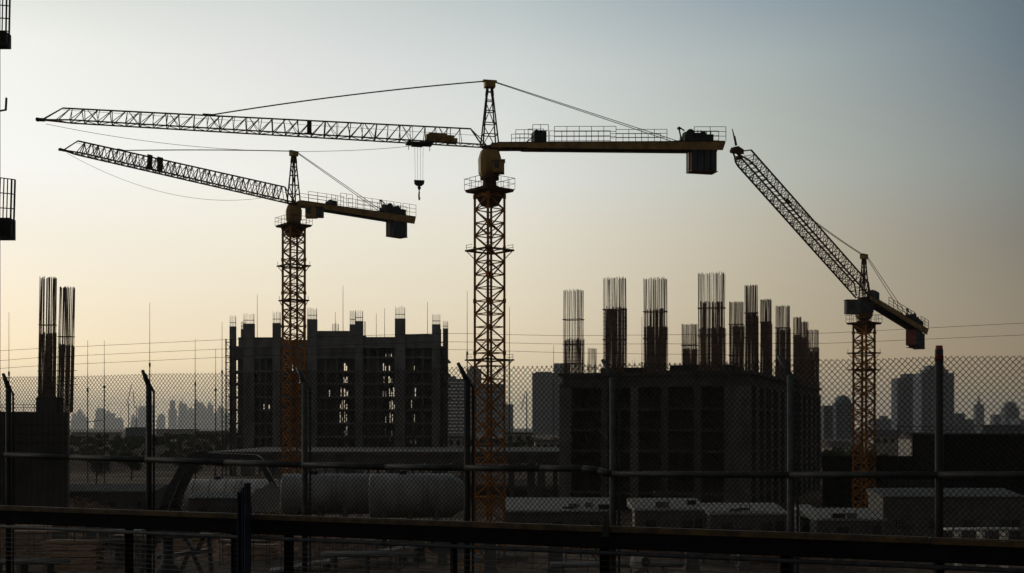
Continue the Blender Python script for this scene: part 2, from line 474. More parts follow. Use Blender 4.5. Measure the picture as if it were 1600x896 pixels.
    # operator cab
    for (x0,x1,y0,y1,dd,m_) in D['cabs']:
        mb = MB(); yc = Y-r0*dd
        mb.box(GX(x0,yc), GX(x1,yc), yc-.6*D['k'], yc+.6*D['k'], GZ(y1,yc), GZ(y0,yc))
        mb.box(GX(x0,yc)-.08, GX(x1,yc)+.08, yc-.68*D['k'], yc+.68*D['k'], GZ(y0,yc)+.01, GZ(y0,yc)+.09)
        cab = part('cab', mb, M[m_], root)
        mb = MB(); w = GX(x1,yc)-GX(x0,yc); hh = GZ(y0,yc)-GZ(y1,yc)
        mb.box(GX(x0,yc)+w*.12, GX(x0,yc)+w*.55, yc-.6*D['k']-.02, yc-.6*D['k']-.004, GZ(y1,yc)+hh*.35, GZ(y1,yc)+hh*.88)
        part('window', mb, M['glass'], cab)
    # cathead (A-frame tower)
    az_ = GZ(D['apex'],Y); mb = MB(); q = D['head_w']/2/F*Y; qt = q*.22
    cc = [(-1,-1),(1,-1),(1,1),(-1,1)]
    def hp(i, f, ): 
        r = q*(1-f)+qt*f; a, b = cc[i]
        return bc + cd*a*r + n*b*r*.8 + up*(piv.z+(az_-piv.z)*f)
    for i in range(4): mb.bar(hp(i,0), hp(i,1), D['cr']*.62, 4)
    for f in (.18,.36,.55,.72,.86):
        for i in range(4):
            mb.bar(hp(i,f), hp((i+1)%4,f), D['cr']*.34, 4)
    for f0,f1 in ((.0,.36),(.36,.72)):
        mb.bar(hp(0,f0), hp(1,f1), D['cr']*.3, 4); mb.bar(hp(2,f0), hp(3,f1), D['cr']*.3, 4)
    for i in range(4): mb.bar(hp(i,.80), hp(i,1.0), D['cr']*.9, 4)
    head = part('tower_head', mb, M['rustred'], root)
    mb = MB(); mb.quadbox(bc+up*(az_-.15*D['k']), cd*.95*D['k'], n*.7*D['k'], up*.55*D['k'])
    mb.quadbox(bc+up*(az_+.16*D['k']), cd*1.25*D['k'], n*.5*D['k'], up*.14*D['k'])
    part('apex_cap', mb, M['yellow_dark'], head)
    # jib truss
    J0 = piv-cd*q*.6; jl = (J1-J0).length; jd = (J1-J0).normalized()
    jn = n; ju = jn.cross(jd); 
    if ju.z < 0: ju = -ju
    w0, h0, h1 = D['jw'], D['jh0'], D['jh1']
    nb = D['bays']; mb = MB(); jr = D['jr']
    def bot(f, sgn): return J0+jd*jl*f + jn*sgn*w0/2*(1 if f < .94 else max(.15,(1-f)/.06))
    def top(f): return J0+jd*jl*f+ju*(h0+(h1-h0)*f)
    fs = .035; fe = 1-1.6/ (jl)*D['k'] ; fe = min(.965, fe)
    for sg in (-1,1):
        for i in range(nb): mb.bar(bot(i/nb,sg), bot((i+1)/nb,sg), jr, 4)
        if D['box']:
            mb.bar(bot(0,sg)+ju*h0*.2, top(fs)+jn*sg*w0*.5, jr*.9, 4)
            mb.bar(top(fs)+jn*sg*w0*.5, top(fe)+jn*sg*w0*.5, jr*.95, 4)
            mb.bar(top(fe)+jn*sg*w0*.5, bot(1,sg), jr*.8, 4)
    if not D['box']:
        mb.bar(bot(0,1), top(fs), jr*.9, 4); mb.bar(bot(0,-1), top(fs), jr*.9, 4)
        mb.bar(top(fs), top(fe), jr*1.05, 4)
        mb.bar(top(fe), bot(1,1), jr*.8, 4); mb.bar(top(fe), bot(1,-1), jr*.8, 4)
    lr = D['lr']
    for i in range(nb):
        f0, f1 = i/nb, (i+1)/nb; fm = (f0+f1)/2
        mb.bar(bot(f0,-1), bot(f0,1), lr*.9, 4, cap=False)
        mb.bar(bot(f0,-1 if i%2 else 1), bot(f1,1 if i%2 else -1), lr*.8, 4, cap=False)
        if fs < f0 < fe-.01:
            for sg in (-1,1):
                tt = (lambda f: top(f)+jn*sg*w0*.5) if D['box'] else top
                jt = rnd.uniform(-.1,.1)/nb
                mb.bar(bot(f0,sg), tt(min(fe,max(fs,f0+jt*2))), lr*(1.15 if i%2 else .8), 4, cap=False)
                mb.bar(tt(f0), bot(f1,sg), lr, 4, cap=False)
                if i%3 == 0: mb.bar(bot(f0,sg), tt(min(fe,fm+.3/nb)), lr*.7, 4, cap=False)
            if D['box']: mb.bar(top(f0)-jn*w0*.5, top(f0)+jn*w0*.5, lr*.8, 4, cap=False)
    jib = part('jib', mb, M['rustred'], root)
    # tip sheave block
    mb = MB(); mb.quadbox(J1+jd*.15, jd*.7*D['k'], jn*.35*D['k'], ju*.22*D['k'])
    mb.lathe(J1+jd*.35-jn*.12, jn, [(0,.16*D['k']),(.24,.16*D['k'])], 12)
    if D['box']:
        mb.prism([J1-jd*1.5+ju*.75-jn*.22, J1+jd*.35-ju*.15-jn*.22, J1+jd*.5+ju*.3-jn*.22, J1-jd*.2+ju*.95-jn*.22, J1-jd*1.3+ju*1.2-jn*.22], jn*.44)
        mb.bar(J1+ju*.9, J1+up*1.9-jd*.1, .16, 5, r2=.10); mb.bar(J1+up*1.5-jd*.2, J1+up*2.6-cd*.35, .12, 5, r2=.05)
        mb.lathe(J1+jd*.3-ju*.05-jn*.25, jn, [(0,.24),(.5,.24)], 14); mb.lathe(J1-jd*1.0-ju*.1-jn*.45, jn, [(0,.24),(.9,.24)], 14)
    part('tip_sheave', mb, M['rustred'] if D['box'] else M['dark_steel'], jib)
    # safety line along jib
    mb = MB(); nn = 24
    for i in range(nn-1):
        def sl(f): return J0+jd*jl*f+ju*(h0*.62+.05*math.sin(f*nn*PI))
        mb.bar(sl(i/nn), sl((i+1)/nn), lr*.45, 3, cap=False)
    part('safety_line', mb, M['rope'], jib)
    # panels inside the jib
    for (x, w_, fl, fh) in D['panels']:
        f = ((x-px)/(tip[0]-px)); 
        # perspective-correct fraction along the jib
        q_ = (x-800)/F; A = J0; LL = (q_*A.y-A.x)/(jd.x-q_*jd.y); ww = w_/F*A.y
        mb = MB(); c = A+jd*LL+ju*((fl+fh)/2*h0)
        mb.quadbox(c-jn*.18, jd*ww, jn*.06, ju*(fh-fl)*h0)
        mb.quadbox(c-ju*((fh-fl)/2*h0)-jn*.1, jd*ww*2.0, jn*.3, ju*.1)
        part('sign_panel', mb, M['dark_steel'], jib)
    # counter-jib girder
    pivc = piv-up*.25; cj = (K1-pivc); cl = cj.length; cdd = cj.normalized(); cu = n.cross(cdd)
    if cu.z < 0: cu = -cu
    g0_, g1_ = D['g0'], D['g1']; cw = D['cw']
    def gbm(f): return pivc+cdd*cl*f
    mb = MB()
    for sg in (-1,1):
        o = n*sg*cw/2
        a0 = gbm(0)+o+cu*(g1_*.5-g0_); a1 = gbm(0)+o+cu*g1_*.5
        b0 = gbm(.985)+o-cu*(g1_*.5+.0); b1 = gbm(1)+o+cu*g1_*.5
        mb.prism([a0, gbm(.13)+o+cu*(g1_*.5-g0_), gbm(.145)+o-cu*g1_*.12, b0, b1, a1], n*(-sg)*.12)
    nseg = int(cl/1.0)
    for i in range(nseg+1):
        f = i/nseg*.985; mb.quadbox(gbm(f)+cu*(g1_*.5-g0_*.5), cdd*.1, n*(cw-.24), cu*g0_*.5)
    girder = part('counter_jib', mb, M['yellow_dark'], root)
    mb = MB(); mb.quadbox(gbm(.51)+cu*(max(g0_,g1_)*.5+.03), cdd*cl*.97, n*(cw+.1), cu*.05)
    mb.quadbox(gbm(.60)-cu*(g1_*.05), cdd*cl*.74, n*(cw-.3), cu*.12)
    part('deck', mb, M['dark_steel'], girder)
    # railings on counter-jib
    ru = max(g0_,g1_)*.5+.055; rh = D['rh']
    for sg in (-1,1):
        for (f0,f1,hh) in D['rsegs']:
            mb = MB()
            p0 = gbm(f0)+n*sg*(cw/2)+cu*ru; p1 = gbm(f1)+n*sg*(cw/2)+cu*ru
            nn = max(2, int((p1-p0).length/1.15))
            for i in range(nn+1):
                p = p0.lerp(p1, i/nn); mb.bar(p, p+up*rh*hh, D['rr'], 4, cap=False)
            for q_ in (1,.66,.33): mb.bar(p0+up*rh*hh*q_, p1+up*rh*hh*q_, D['rr']*.8, 4, cap=False)
            part('railing', mb, M['dark_steel'], girder)
    # winch and hoist machinery
    k = D['k']
    for (f, ln, hh, kind) in D['mach']:
        mb = MB(); c = gbm(f)+cu*ru
        if kind == 'box':
            mb.quadbox(c+up*hh/2, cdd*ln, n*cw*.7, up*hh)
            mb.quadbox(c+up*(hh+.05), cdd*ln*.5, n*cw*.4, up*.1)
            mb.lathe(c-cdd*ln*.2+up*hh-n*.2, n, [(0,.22*k),(.4,.22*k)], 10)
            mb.bar(c-cdd*ln*.5+up*hh*.6, c-cdd*(ln*.5+.7)+up*.1, .06, 4)
            part('control_box', mb, M['cw_dark'], girder)
        else:
            mb.quadbox(c+up*hh*.32, cdd*ln, n*cw*.75, up*hh*.64)
            mb.quadbox(c+up*hh*.72-cdd*ln*.08, cdd*ln*.72, n*cw*.55, up*hh*.2)
            mb.lathe(c-cdd*ln*.28+up*hh*.72-n*cw*.34, n, [(0,.12),(.01,hh*.42),(.06,hh*.42),(.07,hh*.3),(cw*.62,hh*.3),(cw*.63,hh*.42),(cw*.68,hh*.42),(cw*.69,.1)], 16)
            mb.lathe(c+cdd*ln*.2+up*hh*.8-n*.3, n, [(0,hh*.22),(.6,hh*.22)], 12)
            mb.bar(c-cdd*ln*.52+up*hh*.2, c-cdd*ln*.62+up*hh*1.45, .09, 4)
            mb.bar(c-cdd*ln*.62+up*hh*1.45, c-cdd*ln*.42+up*hh*1.1, .07, 4)
            mb.bar(c-cdd*ln*.66+up*hh*1.3, c-cdd*ln*.56+up*hh*1.3, .12, 4)
            for q_ in range(6):
                p = c+cdd*ln*(-.3+.16*q_)+up*hh*.8+n*rnd.uniform(-.3,.3)
                mb.bar(p, p+up*hh*rnd.uniform(.15,.5), .045, 4)
            mb.bar(c-cdd*ln*1.05+up*.12, c-cdd*ln*.5+up*.25, .05, 4)
            part('hoist_winch', mb, M['cw_dark'], girder)
    # counterweight
    a, b, z0_, z1_ = D['cwt']
    mb = MB(); nsl = 4; fx = b-a
    for i in range(nsl):
        x0 = a+fx*i/nsl; x1 = a+fx*(i+1)/nsl-.004
        c = gbm((x0+x1)/2); c = Vector((c.x,c.y,c.z))
        hz = (z1_-z0_)
        mb.quadbox(Vector((c.x,c.y,c.z-g1_*.4-z0_-hz/2)), Vector((cd.x,cd.y,0))*cl*(x1-x0), n*cw*.82, up*(hz+.02*(i%2)))
    cwo = part('counterweight', mb, M['cw'], girder)
    mb = MB(); c = gbm((a+b)/2)
    mb.quadbox(Vector((c.x,c.y,c.z-g1_*.4-z1_-.045)), Vector((cd.x,cd.y,0))*cl*fx*1.01, n*cw*.86, up*.07)
    c = gbm(a); mb.quadbox(Vector((c.x,c.y,c.z-g1_*.4-(z0_+z1_)/2))-cd*.05, cd*.06, n*cw*(.86 if D['redside'] else .2), up*(z1_-z0_)*.98)
    part('edge_strip', mb, M['red'], cwo)
    # pendant ropes
    apex = bc+up*(az_+.12*k)
    def onj(x):
        q_ = (x-800)/F; LL = (q_*J0.y-J0.x)/(jd.x-q_*jd.y); return J0+jd*LL+ju*(h0+(h1-h0)*LL/jl)
    mb = MB(); a_, b_ = apex-cd*.5*k, onj(D['pend'])
    for sg in (-1,1):
        pr = None
        for i in range(13):
            t = i/12; p = a_.lerp(b_,t)+n*sg*.10-up*D['psag']*4*t*(1-t)
            if pr is not None: mb.bar(pr, p, D['pr'], 5, cap=False)
            pr = p
    mb.quadbox(b_+ju*.05, jd*.9*k, n*.3, ju*.14)
    part('jib_tie', mb, M['rope'], root)
    mb = MB(); a_, b_ = apex+cd*.5*k, gbm(D['cpend'])+cu*(ru+.1)
    for sg in (-1,1): mb.bar(a_+n*sg*.1, b_+n*sg*.3, D['pr'], 5, cap=False)
    part('counter_jib_tie', mb, M['rope'], root)
    # loose hoist line hanging below the jib
    if D['loose']:
        (x0,y0,x1,y1,sg_) = D['loose']
        def pj(x, y):
            q_ = (x-800)/F; LL = (q_*J0.y-J0.x)/(jd.x-q_*jd.y); p = J0+jd*LL; return Vector((p.x,p.y,GZ(y,p.y)))
        a_, b_ = pj(x0,y0), pj(x1,y1); mb = MB(); pr = None
        for i in range(25):
            t = i/24; p = a_.lerp(b_,t)-up*sg_*4*t*(1-t)
            if pr is not None: mb.bar(pr, p, .022, 3, cap=False)
            pr = p
        part('hoist_line', mb, M['grey_rope'], root)
    # trolley and hook
    if D['trolley']:
        xt, yh = D['trolley']
        q_ = (xt-800)/F; LL = (q_*J0.y-J0.x)/(jd.x-q_*jd.y); c = J0+jd*LL
        mb = MB(); mb.quadbox(c-ju*.16, jd*2.3, n*w0*1.05, ju*.14)
        for a2 in (-.95,.95):
            for sg in (-1,1): mb.lathe(c+jd*a2+n*sg*w0*.45-ju*.02-n*.05, n, [(0,.13),(.1,.13)], 10)
            mb.bar(c+jd*a2-ju*.2, c+jd*a2-up*.75, .035, 4)
        mb.quadbox(c-ju*.30+jd*.2, jd*1.0, n*.5, ju*.2)
        mb.bar(c-jd*1.1-ju*.1, c-jd*1.5+ju*.15, .05, 4)
        tr = part('trolley', mb, M['dark_steel'], root)
        hz = GZ(yh, c.y)
        mb = MB()
        for a2 in (-.36,-.12,.16,.40): mb.bar(c+jd*a2-ju*.3, Vector((c.x,c.y,hz))+jd*a2*.9, .016, 4, cap=False)
        part('hoist_rope', mb, M['rope'], tr)
        mb = MB(); o = Vector((c.x,c.y,hz)); 
        mb.prism([o-cd*.46+up*.05-n*.14, o+cd*.46+up*.05-n*.14, o+cd*.42-up*.28-n*.14, o+cd*.22-up*.44-n*.14, o-cd*.22-up*.44-n*.14, o-cd*.42-up*.28-n*.14], n*.28)
        mb.bar(o-up*.44, o-up*.62, .10, 8, r2=.17); mb.bar(o-up*.62, o-up*.80, .17, 8, r2=.08)
        hb = part('hook_block', mb, M['dark_steel'], tr) if False else part('hook_block', mb, M['dark_steel'], root)
        mb = MB(); mb.bar(o-up*.80, o-up*1.0, .05, 6)
        pts = [o-up*1.0, o-up*1.15+n*.10, o-up*1.42+n*.14, o-up*1.66+n*.02, o-up*1.66-n*.10, o-up*1.48-n*.14]
        for a2, b2 in zip(pts, pts[1:]): mb.bar(a2, b2, .075, 6)
        part('hook', mb, M['dark_steel'], hb)
        # motor housing in the jib beside the trolley
        q_ = (687-800)/F; LL = (q_*J0.y-J0.x)/(jd.x-q_*jd.y); c = J0+jd*LL+ju*.42
        mb = MB(); mb.quadbox(c, jd*2.5, n*.7, ju*.6); mb.quadbox(c+ju*.36, jd*1.3, n*.5, ju*.16)
        mb.quadbox(c+cd*1.1-ju*.15, jd*.9, n*.8, ju*.4)
        mb.lathe(c+jd*.8-n*.3+ju*.1, n, [(0,.38),(.6,.38)], 14)
        part('trolley_winch', mb, M['yellow_dark'], jib)
    # concrete footing
    mb = MB(); mb.obox((bx,Y,base.z+.1), s*2.6, s*2.6, 1.0, rot)
    part('footing', mb, M['conc_dark'], root)
    return root

crane(765, 110, 229, (21.4,5.05), (66,187.5), 1129, 231, 1.9,
  'largest yellow tower crane in the centre with its hook hanging from a long level jib', dict(
  mast_top=302, mrot=math.radians(40), cr=.15, k=1.0, plats=[(392,.55),(563,.55)], rails=True,
  cab_bot=277, cab_top=236, cab_w=36, cabs=[(770,788,253,271,.95,'yellow_dark')],
  apex=130, head_w=25, jw=1.15, jh0=1.50, jh1=1.06, bays=34, jr=.075, lr=.040, box=False,
  panels=[(483,7,.10,.85)], g0=.42, g1=.80, cw=1.7, rh=1.15, rr=.036,
  rsegs=[(.10,.17,.95),(.17,.235,1.35),(.26,.52,1.2),(.52,.74,.95),(.86,1.0,1.15)],
  mach=[(.205,1.15,1.05,'box'),(.885,2.9,1.05,'winch')], cwt=(.85,.965,.02,1.95), redside=False,
  pend=325, psag=-.25, cpend=.80, pr=.035, loose=(72,194,640,229,1.2), trolley=(655,283)))
crane(459, 148, 318, (.686,.728), (99,235), 643, 346, 1.95,
  'smaller yellow tower crane at left with its jib rising over the unfinished block', dict(
  mast_top=356, st=.52, mrot=math.radians(38), cr=.17, k=.95, plats=[(416,.45),(470,.3)], rails=False,
  cab_bot=348, cab_top=322, cab_w=27, cabs=[(478,495,323,341,1.2,'yellow_dark'),(494,505,326,340,1.15,'cw_dark')],
  apex=239, head_w=16, jw=1.2, jh0=1.75, jh1=1.30, bays=38, jr=.095, lr=.050, box=False,
  panels=[(232,8,.05,.95),(248,9,.05,.95)], g0=.5, g1=.95, cw=1.8, rh=1.25, rr=.036,
  rsegs=[(.08,.30,1.0),(.34,.44,1.3),(.48,.86,1.2),(.88,1.0,1.2)],
  mach=[(.30,.9,.6,'box'),(.83,3.4,1.2,'winch')], cwt=(.80,.93,.02,1.9), redside=False,
  pend=188, psag=-.1, cpend=.74, pr=.04, loose=(105,240,430,306,2.2), trolley=None))
crane(1350, 161, 465, (.70,.714), (1147,238), 1441, 520, 1.95,
  'tower crane at right with its steeply raised jib pointing up to the left', dict(
  mast_top=508, st=.52, mrot=math.radians(40), cr=.17, k=1.0, plats=[(552,.5),(578,.5)], rails=False,
  cab_bot=498, cab_top=473, cab_w=26, cabs=[(1321,1345,470,491,.6,'cabin'),(1345,1363,473,489,.9,'cw_dark')],
  apex=400, head_w=13, jw=2.0, jh0=1.5, jh1=1.2, bays=40, jr=.11, lr=.050, box=True,
  panels=[], g0=.5, g1=.82, cw=1.8, rh=1.2, rr=.042,
  rsegs=[(.30,.75,1.0),(.86,1.0,1.0)],
  mach=[(.14,1.2,1.2,'box'),(.84,3.2,1.2,'winch')], cwt=(.80,.96,.1,2.3), redside=True,
  pend=1228, psag=.2, cpend=.74, pr=.04, loose=None, trolley=None))

# ------------------------------------------------------------------ rebar cages
def cage(mb, c, wx, wy, h, n1, n2, r, rings, ang=0.0, lean=(0,0), jag=.25, lap=0.0, R=rnd, core=0.0):
    a = Vector((math.cos(ang), math.sin(ang), 0)); b = Vector((-math.sin(ang), math.cos(ang), 0))
    c = Vector(c); pts = []
    for i in range(n1):
        u = -wx/2+wx*i/(n1-1)
        pts.append((u,-wy/2)); pts.append((u+wx/(n1-1)*.4 if i < n1-1 else u, wy/2))
    for j in range(1, n2-1):
        v = -wy/2+wy*j/(n2-1); pts.append((-wx/2,v)); pts.append((wx/2,v))
    for (u,v) in pts:
        hh = h*(1-R.random()*jag*.12)
        lx = lean[0]*hh/h+R.uniform(-.005,.005)*h; ly = lean[1]*hh/h
        p0 = c+a*u+b*v; p1 = p0+a*lx+b*ly+Vector((0,0,hh))
        pm = p0.lerp(p1,.55)+a*R.uniform(-.004,.004)*h
        mb.bar(p0, pm, r, 4, cap=False); mb.bar(pm, p1, r*.95, 4)
        if lap > 0:
            hl = lap*h*(1-.04*R.random()); o = a*r*2.6
            mb.bar(p0+o, p0+o+(p1-p0)*hl/h, r, 4)
    if core > 0:
        for i in range(int(n1*1.1)):
            u = -wx*.42+wx*.84*i/(int(n1*1.1)-1); hl = core*(1-.03*R.random())
            for v in (-wy*.2, wy*.2):
                p = c+a*(u+R.uniform(-.02,.02)*wx)+b*v; mb.bar(p, p+a*(lean[0]*hl/h)+Vector((0,0,hl)), r, 4)
    def ring(z, rr):
        f = z/h; cc = c+Vector((0,0,z))+a*lean[0]*f+b*lean[1]*f
        e = rr*1.2
        q = [cc+a*(-wx/2-e)+b*(-wy/2-e), cc+a*(wx/2+e)+b*(-wy/2-e), cc+a*(wx/2+e)+b*(wy/2+e), cc+a*(-wx/2-e)+b*(wy/2+e)]
        for i in range(4): mb.bar(q[i], q[(i+1)%4], rr, 4)
    for z in rings: ring(z, r*1.5)
    if lap > 0:
        z = .2
        while z < h*lap*.95:
            ring(z, r*.6); z += .55

# dark block on the far left with two tall cages
Yb = 135
bl = thing('formwork_block', 'dark boarded concrete block at the left edge below two rebar cages', 'unfinished building', (GX(40,Yb),Yb,0))
mb = MB(); fo = [(GX(-160,Yb),Yb),(GX(106,Yb),Yb),(GX(109,Yb+8),Yb+8),(GX(-160,Yb),Yb+8)]
mb.prism([Vector((x,y,-.3)) for x,y in fo], Vector((0,0,GZ(671,Yb)+.3)))
fo = [(GX(43,Yb),Yb-.01),(GX(106,Yb)+.003,Yb-.01),(GX(109,Yb+8)+.003,Yb+8),(GX(43,Yb),Yb+8)]
mb.prism([Vector((x,y,GZ(671,Yb))) for x,y in fo], Vector((0,0,GZ(644,Yb)-GZ(671,Yb))))
mb.box(GX(55,Yb), GX(88,Yb), Yb+.2, Yb+2.2, GZ(644,Yb), GZ(621,Yb))
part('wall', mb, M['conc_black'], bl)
mb = MB()
mb.box(GX(-160,Yb), GX(43,Yb)-.004, Yb-.05, Yb+6.5, GZ(671,Yb)+.004, GZ(643.5,Yb))
part('formwork', mb, M['conc_black'], bl)
mb = MB()
x = GX(-160,Yb)
while x < GX(105,Yb):
    zt_ = GZ(645,Yb) if x > GX(43,Yb) else GZ(645,Yb)
    mb.box(x, x+.09, Yb-.13, Yb-.06, 0, zt_-.1); x += .62
for z in (9,10.2,11.2,12.2): mb.box(GX(-160,Yb), GX(107.5,Yb), Yb-.22, Yb-.135, z, z+.12)
part('waler', mb, M['dark_steel'], bl)
mb = MB()
for yy in (633, 637.5): mb.bar(P(-160,yy,Yb+.3), P(56,yy-.3,Yb+.3), .035, 4)
for x in range(-150, 56, 17): mb.bar(P(x,645,Yb+.3), P(x,632,Yb+.3), .03, 4)
part('guard_rail', mb, M['dark_steel'], bl)
for (x0,x1,yt,yb_,ln,lbl) in ((60,85,431,622,.14,'taller rebar cage, left of the pair'),(89,112,446,645,.2,'shorter rebar cage, right of the pair')):
    mb = MB(); w = (x1-x0)/F*Yb; h = (yb_-yt)/F*Yb
    cage(mb, (GX((x0+x1)/2,Yb+1), Yb+1.0, GZ(yb_,Yb+1)), w*.93, .5, h, 13, 4, .040, [h*.6,h*.33,h*.22,h*.06], lean=(ln*1.7,0), lap=.55, jag=.2)
    for z in (h*.22,h*.27,h*.33):
        mb.bar((GX(x0-4,Yb),Yb+.55,GZ(yb_,Yb+1)+z), (GX(x1+7,Yb),Yb+.25,GZ(yb_,Yb+1)+z), .04, 4)
    part('rebar_cage', mb, M['rebar'], bl, lbl)

# ------------------------------------------------------------------ left unfinished frame (Y=300)
YL = 300; DL = 24
lb = thing('unfinished_building', 'long unfinished concrete frame block behind the left tower crane', 'unfinished building', (GX(527,YL),YL,0), 'unfinished buildings')
def LX(px): return GX(px,YL)
def LZ(py): return GZ(py,YL)
floors = [559,581,600,621,641,662,683,704]
R2 = random.Random(3)
for i, fy_ in enumerate(floors):
    mb = MB(); z = LZ(fy_)
    mb.box(LX(357), LX(697), YL, YL+DL, z-.18, z+.22)
    mb.box(LX(366), LX(690), YL-.12, YL-.004, z-.20, z+.24)
    part('floor_slab', mb, M['conc_mid'], lb)
mb = MB()
for (x0,x1,y0,y1) in ((372,442,529,541),(442,494,533,541),(494,556,519,541),(556,572,526,541),(572,618,528.5,541),(618,677,524,541)):
    mb.box(LX(x0)+.004, LX(x1), YL+.3, YL+DL*.8, LZ(y1)+.004, LZ(y0))
    mb.box(LX(x0), LX(x1), YL+.12, YL+.29, LZ(y0)-.02, LZ(y0)+.28)
mb.box(LX(358), LX(692), YL-.05, YL+DL, LZ(541)-.5, LZ(541))
part('roof_parapet', mb, M['conc_mid'], lb)
# beams under roof and closed upper storey panels
mb = MB()
mb.box(LX(368), LX(556), YL+.2, YL+.45, LZ(559)+.25, LZ(541)-.52)
mb.box(LX(560), LX(600), YL+3.2, YL+3.45, LZ(559)+.25, LZ(541)-.52)
part('upper_infill', mb, M['conc_dark'], lb)
lcols = [(358,367,510,492,.6),(369.5,376,512,498,5),(380,397,506,489,0),(426,438,505,486,0),(480,495,499,480,0),(543,552,505,482,4),(555,567,502,484,0),(617,633,498,478,0),(675,688,507,490,0),(691,699,512,499,3)]
for (x0,x1,yc,yr,dy) in lcols:
    mb = MB(); mb.box(LX(x0), LX(x1), YL-.25+dy, YL+1.1+dy, -.5, LZ(yc))
    col = part('column', mb, M['conc'], lb)
    mb = MB(); h = LZ(yr)-LZ(yc); w = LX(x1)-LX(x0)
    cage(mb, ((LX(x0)+LX(x1))/2, YL+.42+dy, LZ(yc)-.2), w*.9, .9, h+.2, max(5,int(w*3)), 3, .035, [h*.4], jag=1.6, R=R2)
    part('rebar_cage', mb, M['rebar'], col)
mb = MB(); cage(mb, (LX(515), YL+10, LZ(522)), 1.5, .9, LZ(499)-LZ(522), 6, 3, .035, [1.2], jag=1.0, R=R2)
part('rebar_cage', mb, M['rebar'], lb)
mb = MB(); mb.bar((LX(569.5),YL+1,LZ(541)), (LX(569.5),YL+1,LZ(502)), .12, 6); part('standpipe', mb, M['dark_steel'], lb)
# secondary columns front/back, infill panels per storey with openings
inner = [405, 415, 452, 508, 526, 575, 590, 645, 660]
for x in inner:
    mb = MB(); mb.box(LX(x)-.28, LX(x)+.28, YL+.35, YL+.95, -.4, LZ(541)-.5)
    mb.box(LX(x)-.3, LX(x)+.3, YL+DL-1, YL+DL-.4, -.4, LZ(541)-.5); part('column', mb, M['conc_dark'], lb)
bands = [541]+floors
def IX(px): return GX(px,YL+3.2)
open_z = [(529,552,.97),(598,616,.95),(641,650,.6),(411,424,.25)]
def comb(mb, xa, xb, y, t, z0, z1, gaps):
    """one wall panel with slots cut from its foot"""
    pts = [(xa,y,z1),(xa,y,z0)]
    for (g0, g1, hh) in gaps: pts += [(g0,y,z0),(g0,y,z0+hh),(g1,y,z0+hh),(g1,y,z0)]
    pts += [(xb,y,z0),(xb,y,z1)]
    mb.prism(pts, Vector((0,t,0)))
for i in range(len(bands)-1):
    z1 = LZ(bands[i])-.5 if i == 0 else LZ(bands[i])-.20; z0 = LZ(bands[i+1])+.24
    gaps = []
    for (a, b, pr_) in open_z:
        if R2.random() > pr_: continue
        aa = R2.uniform(a, a+(b-a)*.4); bb_ = R2.uniform(a+(b-a)*.6, b); x = aa
        while x < bb_:
            g = R2.uniform(.9, 2.2); gaps.append((IX(x), IX(x+g), (z1-z0)*R2.choice((.45,.7,.85,.9,.5)))); x += g+R2.uniform(.7,2.4)
    if R2.random() < .5: x = R2.uniform(385,520); gaps.append((IX(x), IX(x)+.22, 1.6))
    gaps.sort(); gg = []
    for g in gaps:
        if not gg or g[0] > gg[-1][1]+.05: gg.append(g)
    mb = MB(); comb(mb, LX(367), LX(691), YL+3.2, .2, z0+.004, z1-.004, gg); part('infill_wall', mb, M['conc_dark'], lb)
    # shoring props and stacked boards just inside the edge
    for q in range(12):
        x = R2.choice((R2.uniform(368,690), R2.uniform(529,552), R2.uniform(598,616))); yy = YL+R2.uniform(.8, 3)
        mb = MB(); mb.bar((LX(x),yy,z0), (LX(x),yy,z1), .07, 5); part('shoring_prop', mb, M['dark_steel'], lb)
    for q in range(3):
        x = R2.uniform(375, 680); mb = MB(); mb.box(LX(x), LX(x)+R2.uniform(.6,2.2), YL+1.2, YL+2.2, z0+.004, z0+R2.uniform(.4,1.3)); part('board_stack', mb, M['formply'], lb)
    mb = MB()
    for z in (z0+.55, z0+1.1): mb.bar((LX(368),YL-.16,z), (LX(690),YL-.16,z), .025, 4, cap=False)
    x = 368
    while x < 690: mb.bar((LX(x),YL-.16,z0), (LX(x),YL-.16,z0+1.1), .025, 4, cap=False); x += 11
    part('edge_rail', mb, M['dark_steel'], lb)
for (xa, xb) in ((354.5,362),(689,698)):
    mb = MB()
    for x in (xa, xb):
        for yy in (YL-1.4, YL-.3): mb.bar((LX(x),yy,0), (LX(x),yy,LZ(530 if xa<400 else 515)), .11, 4)
    y = 535
    while y < 704:
        mb.box(LX(xa)-.1, LX(xb)+.1, YL-1.5, YL-.28, LZ(y)-.14, LZ(y)); 
        mb.bar((LX(xa),YL-1.4,LZ(y)), (LX(xb),YL-1.4,LZ(y+10.5)), .06, 4); y += 10.5
    part('scaffold_stair', mb, M['dark_steel'], lb)

# low podium deck in front of the left block, on columns
Yp = 205
pd = thing('podium_deck', 'long low concrete podium deck on columns between the two unfinished blocks', 'structure', (GX(640,Yp),Yp,0))
mb = MB(); mb.box(GX(300,Yp), GX(905,Yp), Yp, Yp+60, GZ(724,Yp), GZ(708,Yp)); mb.box(GX(300,Yp), GX(905,Yp), Yp-.3, Yp-.004, GZ(712,Yp), GZ(706,Yp))
part('slab', mb, M['conc_dark'], pd)
for x in (420,470,540,610,680,724,800,830,846,868,890):
    mb = MB(); w = 1.3 if x in (830,846) else .8
    mb.box(GX(x,Yp)-w/2, GX(x,Yp)+w/2, Yp+1, Yp+2.2, -.5, GZ(724,Yp)-.004); part('column', mb, M['conc_dark'], pd)

